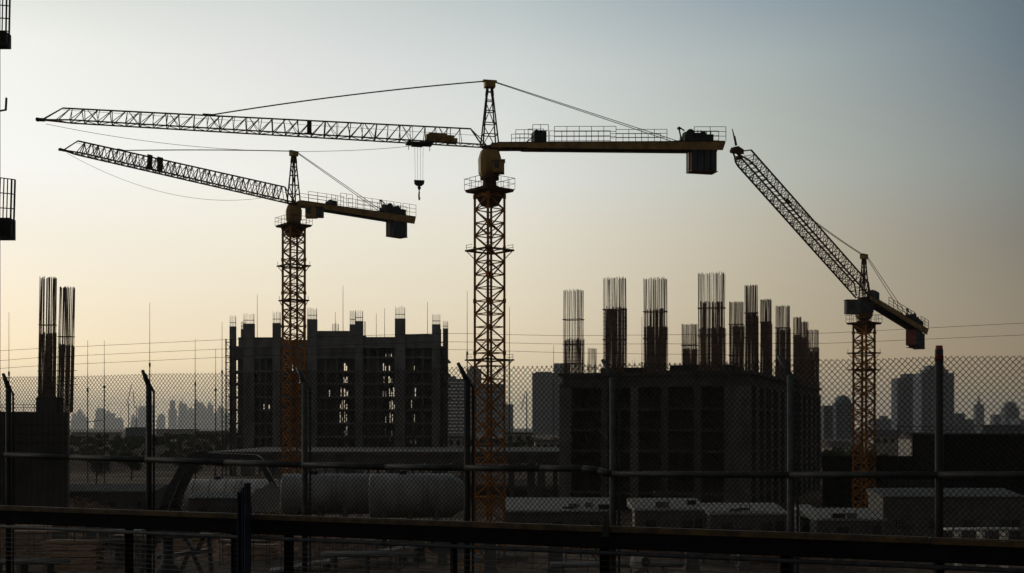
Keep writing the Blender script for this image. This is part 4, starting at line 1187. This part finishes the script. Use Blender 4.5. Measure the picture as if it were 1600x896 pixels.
def cabin(px0,px1,yt,Y,label,h=2.7,depth=2.6,mk='cabin',roofk='white',rows=6,roofd=None):
    x0,x1 = hx(px0,Y),hx(px1,Y); zt_ = GZ(yt,Y); zb_ = zt_-h
    t = thing('site_cabin', label, 'cabin', ((x0+x1)/2,Y,zb_ if zb_ > .5 else 0), 'site cabins in the yard')
    mb = MB(); mb.box(x0,x1,Y,Y+depth,zb_,zt_-.12); n = int((x1-x0)/.45)
    for i in range(n): mb.box(x0+(x1-x0)*(i+.3)/n, x0+(x1-x0)*(i+.3)/n+.12, Y-.04, Y-.003, zb_+.15, zt_-.3)
    wl = part('wall', mb, M[mk], t)
    mb = MB(); d2 = roofd or depth
    mb.prism([(x0-.1,Y-.15,zt_-.115),(x0-.1,Y+d2+.15,zt_-.115),(x0-.1,Y+d2+.15,zt_+.10+d2*.09),(x0-.1,Y-.15,zt_)], Vector((x1-x0+.2,0,0)))
    n = int((x1-x0)/.5)
    for i in range(n):
        xx = x0+(x1-x0)*(i+.5)/n; mb.prism([(xx,Y-.15,zt_+.003),(xx,Y+d2+.15,zt_+.103+d2*.09),(xx,Y+d2+.15,zt_+.15+d2*.09),(xx,Y-.15,zt_+.05)], Vector((.07,0,0)))
    part('roof', mb, M[roofk], t)
    RR = random.Random(int(px0)); 
    if roofk == 'white' and x1-x0 > 3:
        for q in range(2 if x1-x0 < 8 else 4):
            xa = RR.uniform(x0+.4,x1-1.4); mb = MB(); w_ = RR.uniform(.5,1.3); h_ = RR.uniform(.25,.7); yy = Y+RR.uniform(.3,d2*.5)
            mb.quadbox((xa+w_/2,yy,zt_+h_/2+.1), Vector((w_,0,0)), Vector((0,.7,0)), Vector((0,0,h_)))
            mb.bar((xa+w_+.1,yy,zt_),(xa+w_+.1,yy,zt_+h_+.5),.05,5); part('vent', mb, M['cabin'] if q%2 else M['dark_steel'], t)
        mb = MB(); pr = None
        for q in range(20):
            p = Vector((x0+(x1-x0)*q/19, Y-.12, zt_+.12+.06*math.sin(q*1.7)-.04*(q%3)))
            if pr is not None: mb.bar(pr, p, .05, 4)
            pr = p
        part('tarpaulin_edge', mb, M[roofk], t)
    nw = max(1,int((x1-x0)/3.2))
    for i in range(nw):
        xa = x0+(x1-x0)*(i+.3)/nw; mb = MB(); mb.box(xa,xa+1.0,Y-.07,Y-.045,zb_+1.1,zb_+1.9); part('window', mb, M['glass'], t)
    mb = MB(); mb.box(x1-1.2,x1-.4,Y-.08,Y-.045,zb_+.1,zb_+2.0); part('door', mb, M['dark_steel'], t)
    if zb_ > .5:
        mb = MB()
        for xx in (x0+.3,(x0+x1)/2,x1-.3):
            for yy in (Y+.2,Y+depth-.2): mb.bar((xx,yy,-.2),(xx,yy,zb_-.004),.12,4)
        part('leg', mb, M['dark_steel'], t)
    return t
cabin(788,962,799,128,'long site cabin with dusty white roof right of the central crane',h=3.0,roofd=9)
cabin(992,1105,797,118,'site cabin with white roof right of the middle fence post',h=2.9,roofd=7)
cabin(1110,1232,803,115,'site cabin with white roof left of the right brick fence post',h=2.7,roofd=6)
cabin(1250,1276,797,118,'small box cabin just right of the wide fence post',h=3.4)
cabin(1276,1384,812,112,'low site cabin with dusty roof below the right crane',h=2.6,roofd=6)
cabin(1380,1600,776,118,'long grey panelled cabin at the lower right',h=4.2,depth=5,roofk='cabin')
cabin(30,240,768,150,'long dark open cabin row below the formwork block',h=3.2,depth=6,mk='conc_dark',roofk='conc_dark')
cabin(294,400,778,122,'low dark panelled cabin below the pale tank',h=2.8,mk='conc_dark',roofk='cabin')
# wire crate
def crate(px0,px1,yt,Y,h,label,d=2.4):
    x0,x1 = hx(px0,Y),hx(px1,Y); z1 = GZ(yt,Y); z0 = z1-h; mb = MB()
    for yy in (Y,Y+d):
        n = int((x1-x0)/.6)
        for i in range(n+1): mb.bar((x0+(x1-x0)*i/n,yy,z0),(x0+(x1-x0)*i/n,yy,z1),.025,4)
        for j in range(5): mb.bar((x0,yy,z0+h*j/4),(x1,yy,z0+h*j/4),.03,4)
    mb.box(x0,x1,Y,Y+d,z0-.12,z0-.02)
    for xx in (x0,x1): mb.bar((xx,Y,z1),(xx,Y+d,z1),.03,4)
    for xx in (x0+.2,x1-.2): 
        for yy in (Y+.1,Y+d-.1): mb.bar((xx,yy,0),(xx,yy,z0),.07,4)
    solo('wire_crate', mb, M['galv'], label, 'crate', ((x0+x1)/2,Y,0), 'wire crates in the yard')
crate(1024,1172,769,132,1.5,'long raised wire crate behind the white roofed cabins')
crate(1390,1470,748,140,1.4,'raised wire crate behind the right fence post')
crate(112,215,812,104,1.0,'low wire crate below the guard beam at left')

# excavator with raised boom
Ye = 88
ex = thing('excavator', 'dark excavator with its arched boom raised, left of the stanchion', 'excavator', (hx(290,Ye),Ye,0), None)
def ep(x,y,d=0): return P(x,y,Ye+d)
def slab(pts, t): 
    m = MB(); m.prism([ep(*p) for p in pts], Vector((0,t,0))); return m
m = slab([(246,806),(258,768),(284,722),(300,708),(318,706),(318,722),(304,730),(284,772),(276,812)], .7)
m.prism([ep(300,708,-.12), ep(322,704,-.12), ep(322,724,-.12), ep(304,728,-.12)], Vector((0,.94,0)))
part('boom', m, M['excav'], ex)
m = slab([(312,707),(400,711),(408,716),(398,722),(318,719)], .55)
m.prism([ep(396,712,.05),ep(408,716,.05),ep(434,762,.05),ep(428,768,.05)], Vector((0,.42,0)))
part('stick', m, M['excav'], ex)
m = slab([(394,800),(392,778),(400,764),(412,762),(424,752),(432,762),(430,800)], 1.4)
for q in range(4): m.prism([ep(394+q*9,800,.1+q*.3),ep(399+q*9,800,.1+q*.3),ep(396+q*9,806,.1+q*.3)], Vector((0,.1,0)))
part('bucket', m, M['tank'], ex, 'worn grey bucket with ragged edge')
m = MB(); m.bar(ep(262,800,-.1), ep(282,752,-.1), .11, 8); m.bar(ep(276,766,-.1), ep(290,734,-.1), .06, 8)
part('hydraulic_ram', m, M['galv'], ex)
m = slab([(232,838),(236,812),(250,808),(300,814),(306,826),(298,842),(236,842)], 2.2)
bodye = part('body', m, M['excav'], ex)
m = slab([(238,812),(250,790),(282,790),(286,814)], 1.1); cabe = part('cab', m, M['excav'], ex)
m = MB(); m.prism([ep(244,808,-.03),ep(252,794,-.03),ep(276,794,-.03),ep(279,808,-.03)], Vector((0,.02,0))); part('window', m, M['glass'], cabe)
for d in (-.2, 2.3):
    m = MB(); zc = .55; x0 = hx(225,Ye); x1 = hx(330,Ye)
    n = 10; pts = []
    for i in range(n+1): a = PI/2+PI*i/n; pts.append((x0+.5+.55*math.cos(a), Ye+d, zc+.55*math.sin(a)))
    for i in range(n+1): a = -PI/2+PI*i/n; pts.append((x1-.5+.55*math.cos(a), Ye+d, zc+.55*math.sin(a)))
    m.prism(pts, Vector((0,.6,0))); part('track', m, M['rubber'], ex)
m = MB(); m.lathe((hx(254,Ye),Ye+1.3,1.0), (0,0,1), [(0,.9),(.6,.9),(1.0,.45),(GZ(841,Ye)-1.0,.4)], 16); part('turntable', m, M['dark_steel'], ex)

# dark steel trestle frame
Yt = 96
tr = thing('steel_trestle', 'dark splayed steel trestle frame lower left', 'trestle', (hx(285,Yt),Yt,0))
def tp(x,y,d=0): return P(x,y,Yt+d)
m = MB(); m.rbar(tp(240,833), tp(333,838), .5, .35); m.rbar(tp(246,871), tp(332,860), .4, .3); part('cross_beam', m, M['excav'], tr)
for (a,b,c,d_) in ((250,834,214,910),(286,836,304,862),(327,838,331,910),(300,862,322,910),(296,862,276,910),(318,840,306,865)):
    m = MB(); m.rbar(tp(a,b,.1), tp(c,d_,.1), .28, .3); part('leg', m, M['excav'], tr)

# ramp / stairs with railing
Ys = 104
rmp = thing('access_ramp', 'sloping access ramp with thin railings behind the guard beam', 'ramp', (hx(560,Ys),Ys,0))
m = MB(); a = P(420,893,Ys-4); b = P(668,850,Ys+4); up = Vector((0,0,1)); dd = (b-a)
m.prism([a+Vector((0,0,-.25)), b+Vector((0,0,-.25)), b, a], Vector((-.3,2.2,0))); part('deck', m, M['white'], rmp)
m = MB()
for off in (Vector((0,-.05,0)), Vector((-.3,2.25,0))):
    for i in range(45):
        p = a+dd*i/44+off; m.bar(p, p+up*1.1, .022, 4, cap=False)
    for zz in (.55,1.1): m.bar(a+off+up*zz, b+off+up*zz, .028, 4)
part('railing', m, M['galv'], rmp)
for f in (.35,.6,.85):
    m = MB(); p = a+dd*f+Vector((-.15,1.1,-.3)); m.bar(Vector((p.x,p.y,-.2)), p, .28, 8); part('column', m, M['conc_dark'], rmp)

# concrete piers, yellow brace, barrier board, mixer
for i,(px,Y,yt,w,l) in enumerate([(92,112,820,1.1,'square concrete pier nearest the left edge'),(140,118,812,.8,'slim concrete pier right of the first pier'),(160,121,812,.8,'slim concrete pier beside the low wire crate'),(180,119,814,.8,'slim concrete pier left of the trestle'),
  (691,105,846,.7,'concrete pier left of the yellow brace'),(766,98,848,.9,'blue grey pier in front of the central crane foot'),(868,101,850,1.2,'stout concrete pier right of the central crane foot'),(655,108,846,.9,'concrete pier under the head of the ramp'),(1082,100,862,1.0,'concrete pier right of the mixer drum'),(1165,102,864,1.0,'concrete pier below the small cabins'),(1310,104,868,1.0,'concrete pier at lower right')]):
    m = MB(); x = hx(px,Y); m.box(x-w/2,x+w/2,Y,Y+w,gz(x,Y)-.3,GZ(yt,Y)); m.box(x-w*.6,x+w*.6,Y-.1,Y+w+.1,gz(x,Y)-.3,gz(x,Y)+.4)
    solo('concrete_pier', m, M['conc_dark'], l, 'pier', (x,Y,0), 'concrete piers in the yard')
yb2 = thing('brace_frame', 'yellow raking brace frame at the foot of the central crane', 'brace', (hx(735,100),100,0))
for (xa,xb) in ((707,735),(725,742),(746,760)):
    m = MB(); m.rbar(P(xa,905,99), P(xb,858 if xa > 710 else 852,99), .14, .16); part('strut', m, M['yellow'], yb2)
m = MB(); m.rbar(P(734,854,99), P(762,858,99), .12, .12); m.rbar(P(718,884,98.8), P(752,886,98.8), .1, .1); part('cross_bar', m, M['yellow'], yb2)
bb = thing('barrier_board', 'pale barrier board with dark red diagonal stripes', 'barrier', (hx(935,100),100,GZ(872,100)))
m = MB(); m.box(hx(912,100),hx(960,100),100,100.1,GZ(872,100),GZ(861,100)); brd = part('board', m, M['white'], bb)
m = MB()
for q in range(5):
    x = 922+q*8; m.prism([P(x,861.2,99.985),P(x+3.5,861.2,99.985),P(x+8,871.8,99.985),P(x+4.5,871.8,99.985)], Vector((0,.012,0)))
part('stripe', m, M['red'], brd)
m = MB()
for x in (918,954): m.bar(P(x,872,100.05), (hx(x,100.05),100.05,0), .05, 4)
part('leg', m, M['dark_steel'], bb)
mx = thing('concrete_mixer', 'pale drum of a concrete mixer under the guard beam', 'mixer', (hx(1000,92),92,0))
m = MB(); c = P(999,881,92); ax = Vector((.55,-.8,.25)); m.lathe(c-ax*.6, ax, [(0,.25),(.15,.6),(.5,.85),(.8,.82),(1.2,.5),(1.3,.42)], 8, smooth=False); dr = part('drum', m, M['white'], mx)
m = MB(); m.lathe(c+ax*.72, ax, [(0,.36),(.1,.38),(.11,.30)], 14); part('mouth', m, M['dark_steel'], dr)
for (dx) in (-.9,.9): 
    m = MB(); m.bar((c.x+dx,92,0), c+Vector((dx*.6,0,-.2)), .07, 5); part('leg', m, M['dark_steel'], mx)
m = MB(); m.bar(c+Vector((-.9,0,-.9)), c+Vector((.9,0,-.9)), .06, 5); part('axle', m, M['dark_steel'], mx)
for dx in (-1.0,1.0):
    m = MB(); m.lathe((c.x+dx-.08,92.3,.42), (1,0,0), [(0,.42),(.16,.42)], 16); part('wheel', m, M['rubber'], mx)

# timber stacks and rubble heaps
def stack(px,Y,w,h,label,rz=0,mk='wood',z=None):
    R = random.Random(int(px*7+Y)); x = hx(px,Y); m = MB(); zz = gz(x,Y)-.1; n = 0
    while zz < h:
        t_ = .12
        for k in range(4): m.obox((x+R.uniform(-.15,.15),Y+k*.42,zz+t_/2), w*R.uniform(.86,1), .34, t_-.012, rz+R.uniform(-.02,.02))
        if n % 4 == 3:
            for q in (-.35,0,.35): m.obox((x+q*w,Y+.6,zz+t_+.045), .12, 1.8, .08, rz)
            zz += .09
        zz += t_; n += 1
    solo('timber_stack', m, M[mk], label, 'timber stack', (x,Y,0), 'timber stacks in the yard')
stack(40,116,6,2.6,'pale timber stack at the lower left edge')
stack(255,125,4,3.0,'timber stack seen under the trestle beam')
stack(345,128,4.5,2.2,'timber stack right of the trestle')
stack(390,110,5,1.3,'low timber stack left of the navy stanchion')
stack(452,122,4,2.8,'timber stack right of the navy stanchion')
def heap(px,Y,rx,ry,h,label,seed,mk='dirt'):
    R = random.Random(seed); x = hx(px,Y); m = MB(); n = 26
    for j in range(n+1):
        for i in range(n+1):
            u = i/n*2-1; v = j/n*2-1; r = math.sqrt(u*u+v*v)
            z = h*max(0,1-r**1.4)+ (R.uniform(-.12,.12)*h if r < .95 else 0)
            m.v.append(Vector((x+u*rx,Y+v*ry,gz(x,Y)-.25+z)))
    for j in range(n):
        for i in range(n): k = j*(n+1)+i; m.f.append((k,k+1,k+n+2,k+n+1)); m.sm.append(False)
    for q in range(70):
        a = R.uniform(0,2*PI); rr = R.uniform(0,.9); s_ = R.uniform(.12,.4)
        m.obox((x+math.cos(a)*rr*rx,Y+math.sin(a)*rr*ry,gz(x,Y)-.15+h*max(0,1-rr**1.4)), s_*1.6, s_, s_*.7, R.uniform(0,3))
    solo('rubble_heap', m, M[mk], label, 'rubble', (x,Y,0), 'rubble heaps in the yard')
heap(215,126,7,5,3.0,'reddish rubble heap behind the slim piers',1)
heap(120,150,8,6,3.5,'brown rubble heap below the dark cabin row',2)
heap(345,112,5,4,1.6,'rubble heap between trestle and stanchion',3)
heap(500,116,6,5,2.2,'rubble heap under the middle tank',4)
heap(860,150,8,5,3.0,'low rubble heap beneath the podium deck',5,'conc_dark')
heap(1440,128,7,5,2.5,'grey rubble heap before the long grey cabin',6,'conc_dark')
# site mesh fence low behind the beam, left
def low_fence(px0,px1,yt,Y,h,label):
    x0,x1 = hx(px0,Y),hx(px1,Y); z1 = GZ(yt,Y); t = thing('barrier_fence', label, 'fence', ((x0+x1)/2,Y,z1-h), 'low mesh fences in the yard')
    n = max(1,round((x1-x0)/2.6))
    for i in range(n):
        a = x0+(x1-x0)*i/n; b = x0+(x1-x0)*(i+1)/n-.08; m = MB()
        for zz in (0,.33,.66,1): m.bar((a,Y,z1-h*(1-zz)),(b,Y,z1-h*(1-zz)),.022,4)
        k = 12
        for q in range(k+1): m.bar((a+(b-a)*q/k,Y,z1-h),(a+(b-a)*q/k,Y,z1),.012 if 0<q<k else .035,4)
        m.bar((a,Y,-.2),(a,Y,z1-h),.04,4)
        part('mesh_panel', m, M['galv'], t)
low_fence(20,262,770,112,1.4,'low mesh fence across the left yard')
low_fence(440,560,842,98,1.6,'low mesh fence in front of the tanks')
low_fence(1050,1200,800,106,1.2,'low mesh fence before the white roofed cabins')
low_fence(1380,1600,812,100,1.4,'low mesh fence before the long grey cabin')
# scaffold cubes and long pipes
def pipes(px0,px1,y,Y,n,label,mk='conc_dark',r=.18):
    m = MB(); x0,x1 = hx(px0,Y),hx(px1,Y); z = GZ(y,Y)
    for i in range(n): m.bar((x0,Y+i*r*2.1,z),(x1+random.Random(i).uniform(-.6,.6),Y+i*r*2.1+.5,z),r,10,smooth=True)
    for xx in (x0+1,(x0+x1)/2,x1-1): m.box(xx-.15,xx+.15,Y-.2,Y+n*r*2.1,-.2,z-r)
    solo('pipe_rack', m, M[mk], label, 'pipes', ((x0+x1)/2,Y,0), 'pipe racks in the yard')
pipes(130,236,848,106,5,'rack of dark pipes below the pier row')
pipes(-30,90,880,100,4,'rack of dark pipes at the lower left corner')
pipes(500,640,868,97,5,'rack of pipes beneath the ramp')
pipes(860,1060,884,95,4,'rack of pipes behind the mixer drum')
pipes(1480,1590,828,104,4,'rack of pale pipes at lower right','tank_pale',.12)


def scaffold(px,Y,w,h,label,nx_=3,nz_=3):
    x = hx(px,Y); m = MB(); b = gz(x,Y)-.05
    for i in range(nx_+1):
        for d in (0,1.1): m.bar((x-w/2+w*i/nx_,Y+d,b),(x-w/2+w*i/nx_,Y+d,b+h),.035,5)
    for j in range(1,nz_+1):
        z = b+h*j/nz_-.15
        for d in (0,1.1): m.bar((x-w/2-.1,Y+d,z),(x+w/2+.1,Y+d,z),.03,4)
        for i in range(nx_): 
            if (i+j)%2: m.bar((x-w/2+w*i/nx_,Y,z-h/nz_),(x-w/2+w*(i+1)/nx_,Y,z),.025,4)
    t = thing('scaffold', label, 'scaffold', (x,Y,b), 'scaffold frames in the yard')
    part('frame', m, M['dark_steel'], t); m = MB()
    m.box(x-w/2,x+w/2,Y+.05,Y+1.05,b+h*.66,b+h*.66+.05); part('plank_deck', m, M['wood'], t)
for a in [(60,108,5,4.2,'scaffold frame left of the first concrete pier'),(205,108,3.5,3.6,'scaffold frame between the slim piers and the trestle'),(380,104,4,3.4,'scaffold frame between trestle and navy stanchion'),(520,112,5,4.0,'scaffold frame under the long grey tanks'),
 (620,103,3.5,3.2,'scaffold frame beneath the upper end of the ramp'),(820,104,4.5,3.4,'scaffold frame right of the central crane foot'),(920,108,4,3.2,'scaffold frame behind the striped barrier board'),(1120,106,6,3.2,'scaffold frame between the two piers at lower right'),(1230,106,4,3.0,'scaffold frame below the wide fence post'),(1400,106,7,3.4,'scaffold frame below the long grey cabin'),(1540,106,6,3.2,'scaffold frame at the lower right corner')]: scaffold(*a)
def mats(px,Y,w,h,label,ang=.9):
    x = hx(px,Y); m = MB(); b = gz(x,Y); d = Vector((0,math.cos(ang),math.sin(ang)))
    o = Vector((x-w/2,Y,b+.1)); n = int(w/.22); k = int(h/.25)
    for i in range(n+1): m.bar(o+Vector((w*i/n,0,0)), o+Vector((w*i/n,0,0))+d*h, .02, 3, cap=False)
    for j in range(k+1): m.bar(o+d*(h*j/k), o+Vector((w,0,0))+d*(h*j/k), .02, 3, cap=False)
    for q in (.1,.9): m.bar((x-w/2+w*q,Y+math.cos(ang)*h*.9,b-.2), o+Vector((w*q,0,0))+d*h*.9, .05, 5)
    solo('rebar_mat', m, M['rebar'], label, 'rebar mat', (x,Y,b), 'rebar mats leaning in the yard')
for a in [(20,103,5,3.5,'propped rebar mat at the lower left corner'),(150,104,5,3.0,'propped rebar mat in front of the slim piers'),(400,118,4,3.5,'propped rebar mat behind the navy stanchion'),(470,101,4,3.0,'propped rebar mat just right of the navy stanchion'),(590,98,4,2.6,'propped rebar mat before the ramp'),
 (800,98,4,2.8,'propped rebar mat right of the yellow brace'),(1050,100,4,2.6,'propped rebar mat right of the mixer drum'),(1200,98,5,2.6,'propped rebar mat below the wide fence post'),(1340,100,5,2.6,'propped rebar mat left of the lower right scaffold')]: mats(*a)
for a in [(300,116,3.5,3.6,'tall timber stack behind the trestle legs'),(110,104,5,2.2,'low timber stack below the wire crate'),(640,118,4,2.8,'timber stack below the large grey tank'),(905,118,3,2.4,'timber stack before the first white roofed cabin'),(1180,108,4,1.8,'low timber stack right of the mid piers')]: stack(*a)
heap(60,122,7,5,3.2,'reddish rubble heap at the lower left edge',11); heap(290,120,5,4,3.4,'orange brown rubble heap seen through the trestle',12); heap(420,132,6,5,3.4,'brown rubble heap behind the navy stanchion',13)
heap(700,122,5,4,2.4,'rubble heap left of the central crane foot',14,'conc_dark')

# ------------------------------------------------------------------ haze
mb = MB(); mb.box(-15800,15800,-600,15800,-1.6,330)
hz = bpy.data.materials.new('haze_air'); hz.use_nodes = True
nt = hz.node_tree; nt.nodes.remove(nt.nodes['Principled BSDF'])
pv = nt.nodes.new('ShaderNodeVolumePrincipled'); pv.inputs['Color'].default_value = (.88,.92,.96,1); pv.inputs['Density'].default_value = .8e-4; pv.inputs['Anisotropy'].default_value = .3
nt.links.new(pv.outputs[0], nt.nodes['Material Output'].inputs['Volume'])
ho = struct('haze', mb, hz); ho['kind'] = 'stuff'

# ------------------------------------------------------------------ world and sun
SUN_AZ = math.radians(-38)   # from +Y towards -X
SUN_EL = math.radians(6)
w = bpy.data.worlds.new('World'); bpy.context.scene.world = w; w.use_nodes = True
nt = w.node_tree; N = nt.nodes; L = nt.links; bg = N['Background']
sky = N.new('ShaderNodeTexSky'); sky.sky_type = 'NISHITA'; sky.sun_disc = False
sky.sun_elevation = SUN_EL; sky.sun_rotation = SUN_AZ; sky.air_density = 1.0; sky.dust_density = 2.5; sky.ozone_density = 1.5
tc = N.new('ShaderNodeTexCoord'); sep = N.new('ShaderNodeSeparateXYZ'); L.new(tc.outputs['Generated'], sep.inputs[0])
def math_(op, a, b=None, clamp=False):
    n = N.new('ShaderNodeMath'); n.operation = op; n.use_clamp = clamp
    for i, v in enumerate((a,b)):
        if v is None: continue
        if isinstance(v, (int,float)): n.inputs[i].default_value = v
        else: L.new(v, n.inputs[i])
    return n.outputs[0]
el = math_('MULTIPLY', math_('ARCSINE', sep.outputs['Z']), 180/PI)
az = math_('MULTIPLY', math_('ARCTAN2', sep.outputs['X'], sep.outputs['Y']), 180/PI)
def s2l(c): return tuple((x/255/12.92 if x/255 <= .04045 else ((x/255+.055)/1.055)**2.4) for x in c)
def ramp(stops):
    r = N.new('ShaderNodeValToRGB'); r.color_ramp.interpolation = 'EASE' if False else 'LINEAR'
    e = r.color_ramp.elements
    while len(e) < len(stops): e.new(.5)
    for i, (d, c) in enumerate(stops):
        e[i].position = d/60.; e[i].color = (*s2l(c),1)
    return r
elf = math_('DIVIDE', el, 60, True)
AZN = [-22.8,-11.9,0,11.9,22.8]
ELN = [0,3.1,5.0,8.3,11.5,16.5,19.2,32,60]
SKYT = [[s2l(q) for q in row] for row in [[(247,228,192),(250,235,205),(250,241,222),(249,247,239),(244,245,238),(232,234,228)],
 [(234,216,182),(236,222,195),(240,233,213),(240,240,232),(228,229,226),(216,220,217)],
 [(214,198,168),(220,208,182),(224,217,198),(223,224,217),(206,212,210),(188,198,198)],
 [(182,167,143),(186,174,150),(186,178,159),(182,185,175),(168,178,176),(150,163,170)],
 [(144,131,113),(144,134,118),(138,132,120),(131,135,131),(115,127,134),(107,121,130)]]]
SKYF = [[(1.405, 1.397, 1.407), (1.188, 1.218, 1.276), (1.07, 1.114, 1.186), (1.078, 1.12, 1.181), (1.06, 1.076, 1.084), (0.922, 0.946, 0.966)], [(1.445, 1.423, 1.408), (1.254, 1.257, 1.271), (1.168, 1.172, 1.182), (1.14, 1.139, 1.156), (1.095, 1.096, 1.109), (1.047, 1.06, 1.064)], [(1.482, 1.452, 1.409), (1.324, 1.308, 1.298), (1.219, 1.208, 1.206), (1.179, 1.174, 1.183), (1.151, 1.143, 1.146), (1.095, 1.1, 1.099)], [(1.397, 1.326, 1.202), (1.22, 1.19, 1.141), (1.182, 1.169, 1.148), (1.138, 1.136, 1.127), (1.095, 1.102, 1.107), (0.983, 1.007, 1.061)], [(1.308, 1.196, 0.995), (1.113, 1.066, 0.975), (0.969, 0.986, 1.01), (1.015, 1.053, 1.106), (0.854, 0.925, 1.008), (0.841, 0.92, 0.924)]]
SKY = [[tuple(SKYT[k][q][c]*SKYF[k][q][c] for c in range(3)) for q in range(6)] for k in range(5)]
HI = [[(160,170,176),(88,96,102)],[(145,156,162),(84,92,98)],[(122,134,142),(78,86,92)],[(98,110,118),(70,78,84)],[(76,88,96),(62,70,76)]]
ramps = []
for k in range(5):
    r = N.new('ShaderNodeValToRGB'); e = r.color_ramp.elements
    cols = [SKY[k][0]]+SKY[k]+[s2l(q) for q in HI[k]]
    while len(e) < len(ELN): e.new(.5)
    for q in range(len(ELN)): e[q].position = ELN[q]/60.; e[q].color = (*cols[q],1)
    L.new(elf, r.inputs['Fac']); ramps.append(r)
RD_ = ramp([(0,(90,85,80)),(10,(88,84,80)),(20,(84,83,81)),(32,(84,85,85)),(45,(88,90,91)),(60,(95,98,100))])
L.new(elf, RD_.inputs['Fac'])
def mixc(f, a, b):
    n = N.new('ShaderNodeMixRGB'); L.new(f, n.inputs[0]); L.new(a, n.inputs[1]); L.new(b, n.inputs[2]); return n.outputs[0]
def mr(v, a, b, sm=True):
    n = N.new('ShaderNodeMapRange'); n.interpolation_type = 'SMOOTHSTEP' if sm else 'LINEAR'
    n.inputs['From Min'].default_value = a; n.inputs['From Max'].default_value = b; L.new(v, n.inputs['Value']); return n.outputs[0]
c = ramps[0].outputs[0]
for k in range(4): c = mixc(mr(az,AZN[k],AZN[k+1],False), c, ramps[k+1].outputs[0])
# away from the sun the dusk sky darkens
daz = math_('SUBTRACT', az, -30.0)
cosd = math_('COSINE', math_('MULTIPLY', daz, PI/180))
back = mr(cosd, .60, -.15)
c = mixc(back, c, RD_.outputs[0])
mixn = N.new('ShaderNodeMixRGB'); mixn.inputs[0].default_value = .93
sc_ = N.new('ShaderNodeMixRGB'); sc_.blend_type = 'MULTIPLY'; sc_.inputs[0].default_value = 1; sc_.inputs[2].default_value = (.09,.09,.09,1)
L.new(sky.outputs[0], sc_.inputs[1])
L.new(sc_.outputs[0], mixn.inputs[1]); L.new(c, mixn.inputs[2])
L.new(mixn.outputs[0], bg.inputs['Color']); bg.inputs['Strength'].default_value = 1.0
sl = bpy.data.lights.new('sun', 'SUN'); sl.energy = .6; sl.angle = math.radians(4); sl.color = (1,.82,.6)
so = bpy.data.objects.new('sun', sl); C.objects.link(so)
dsun = Vector((math.sin(SUN_AZ)*math.cos(SUN_EL), math.cos(SUN_AZ)*math.cos(SUN_EL), math.sin(SUN_EL)))
so.rotation_euler = dsun.to_track_quat('Z','Y').to_euler()
vs = bpy.context.scene.view_settings
vs.view_transform = 'Standard'; vs.look = 'None'; vs.exposure = 0; vs.gamma = 1
sc = bpy.context.scene
sc.cycles.max_bounces = 5; sc.cycles.volume_bounces = 0; sc.cycles.diffuse_bounces = 3
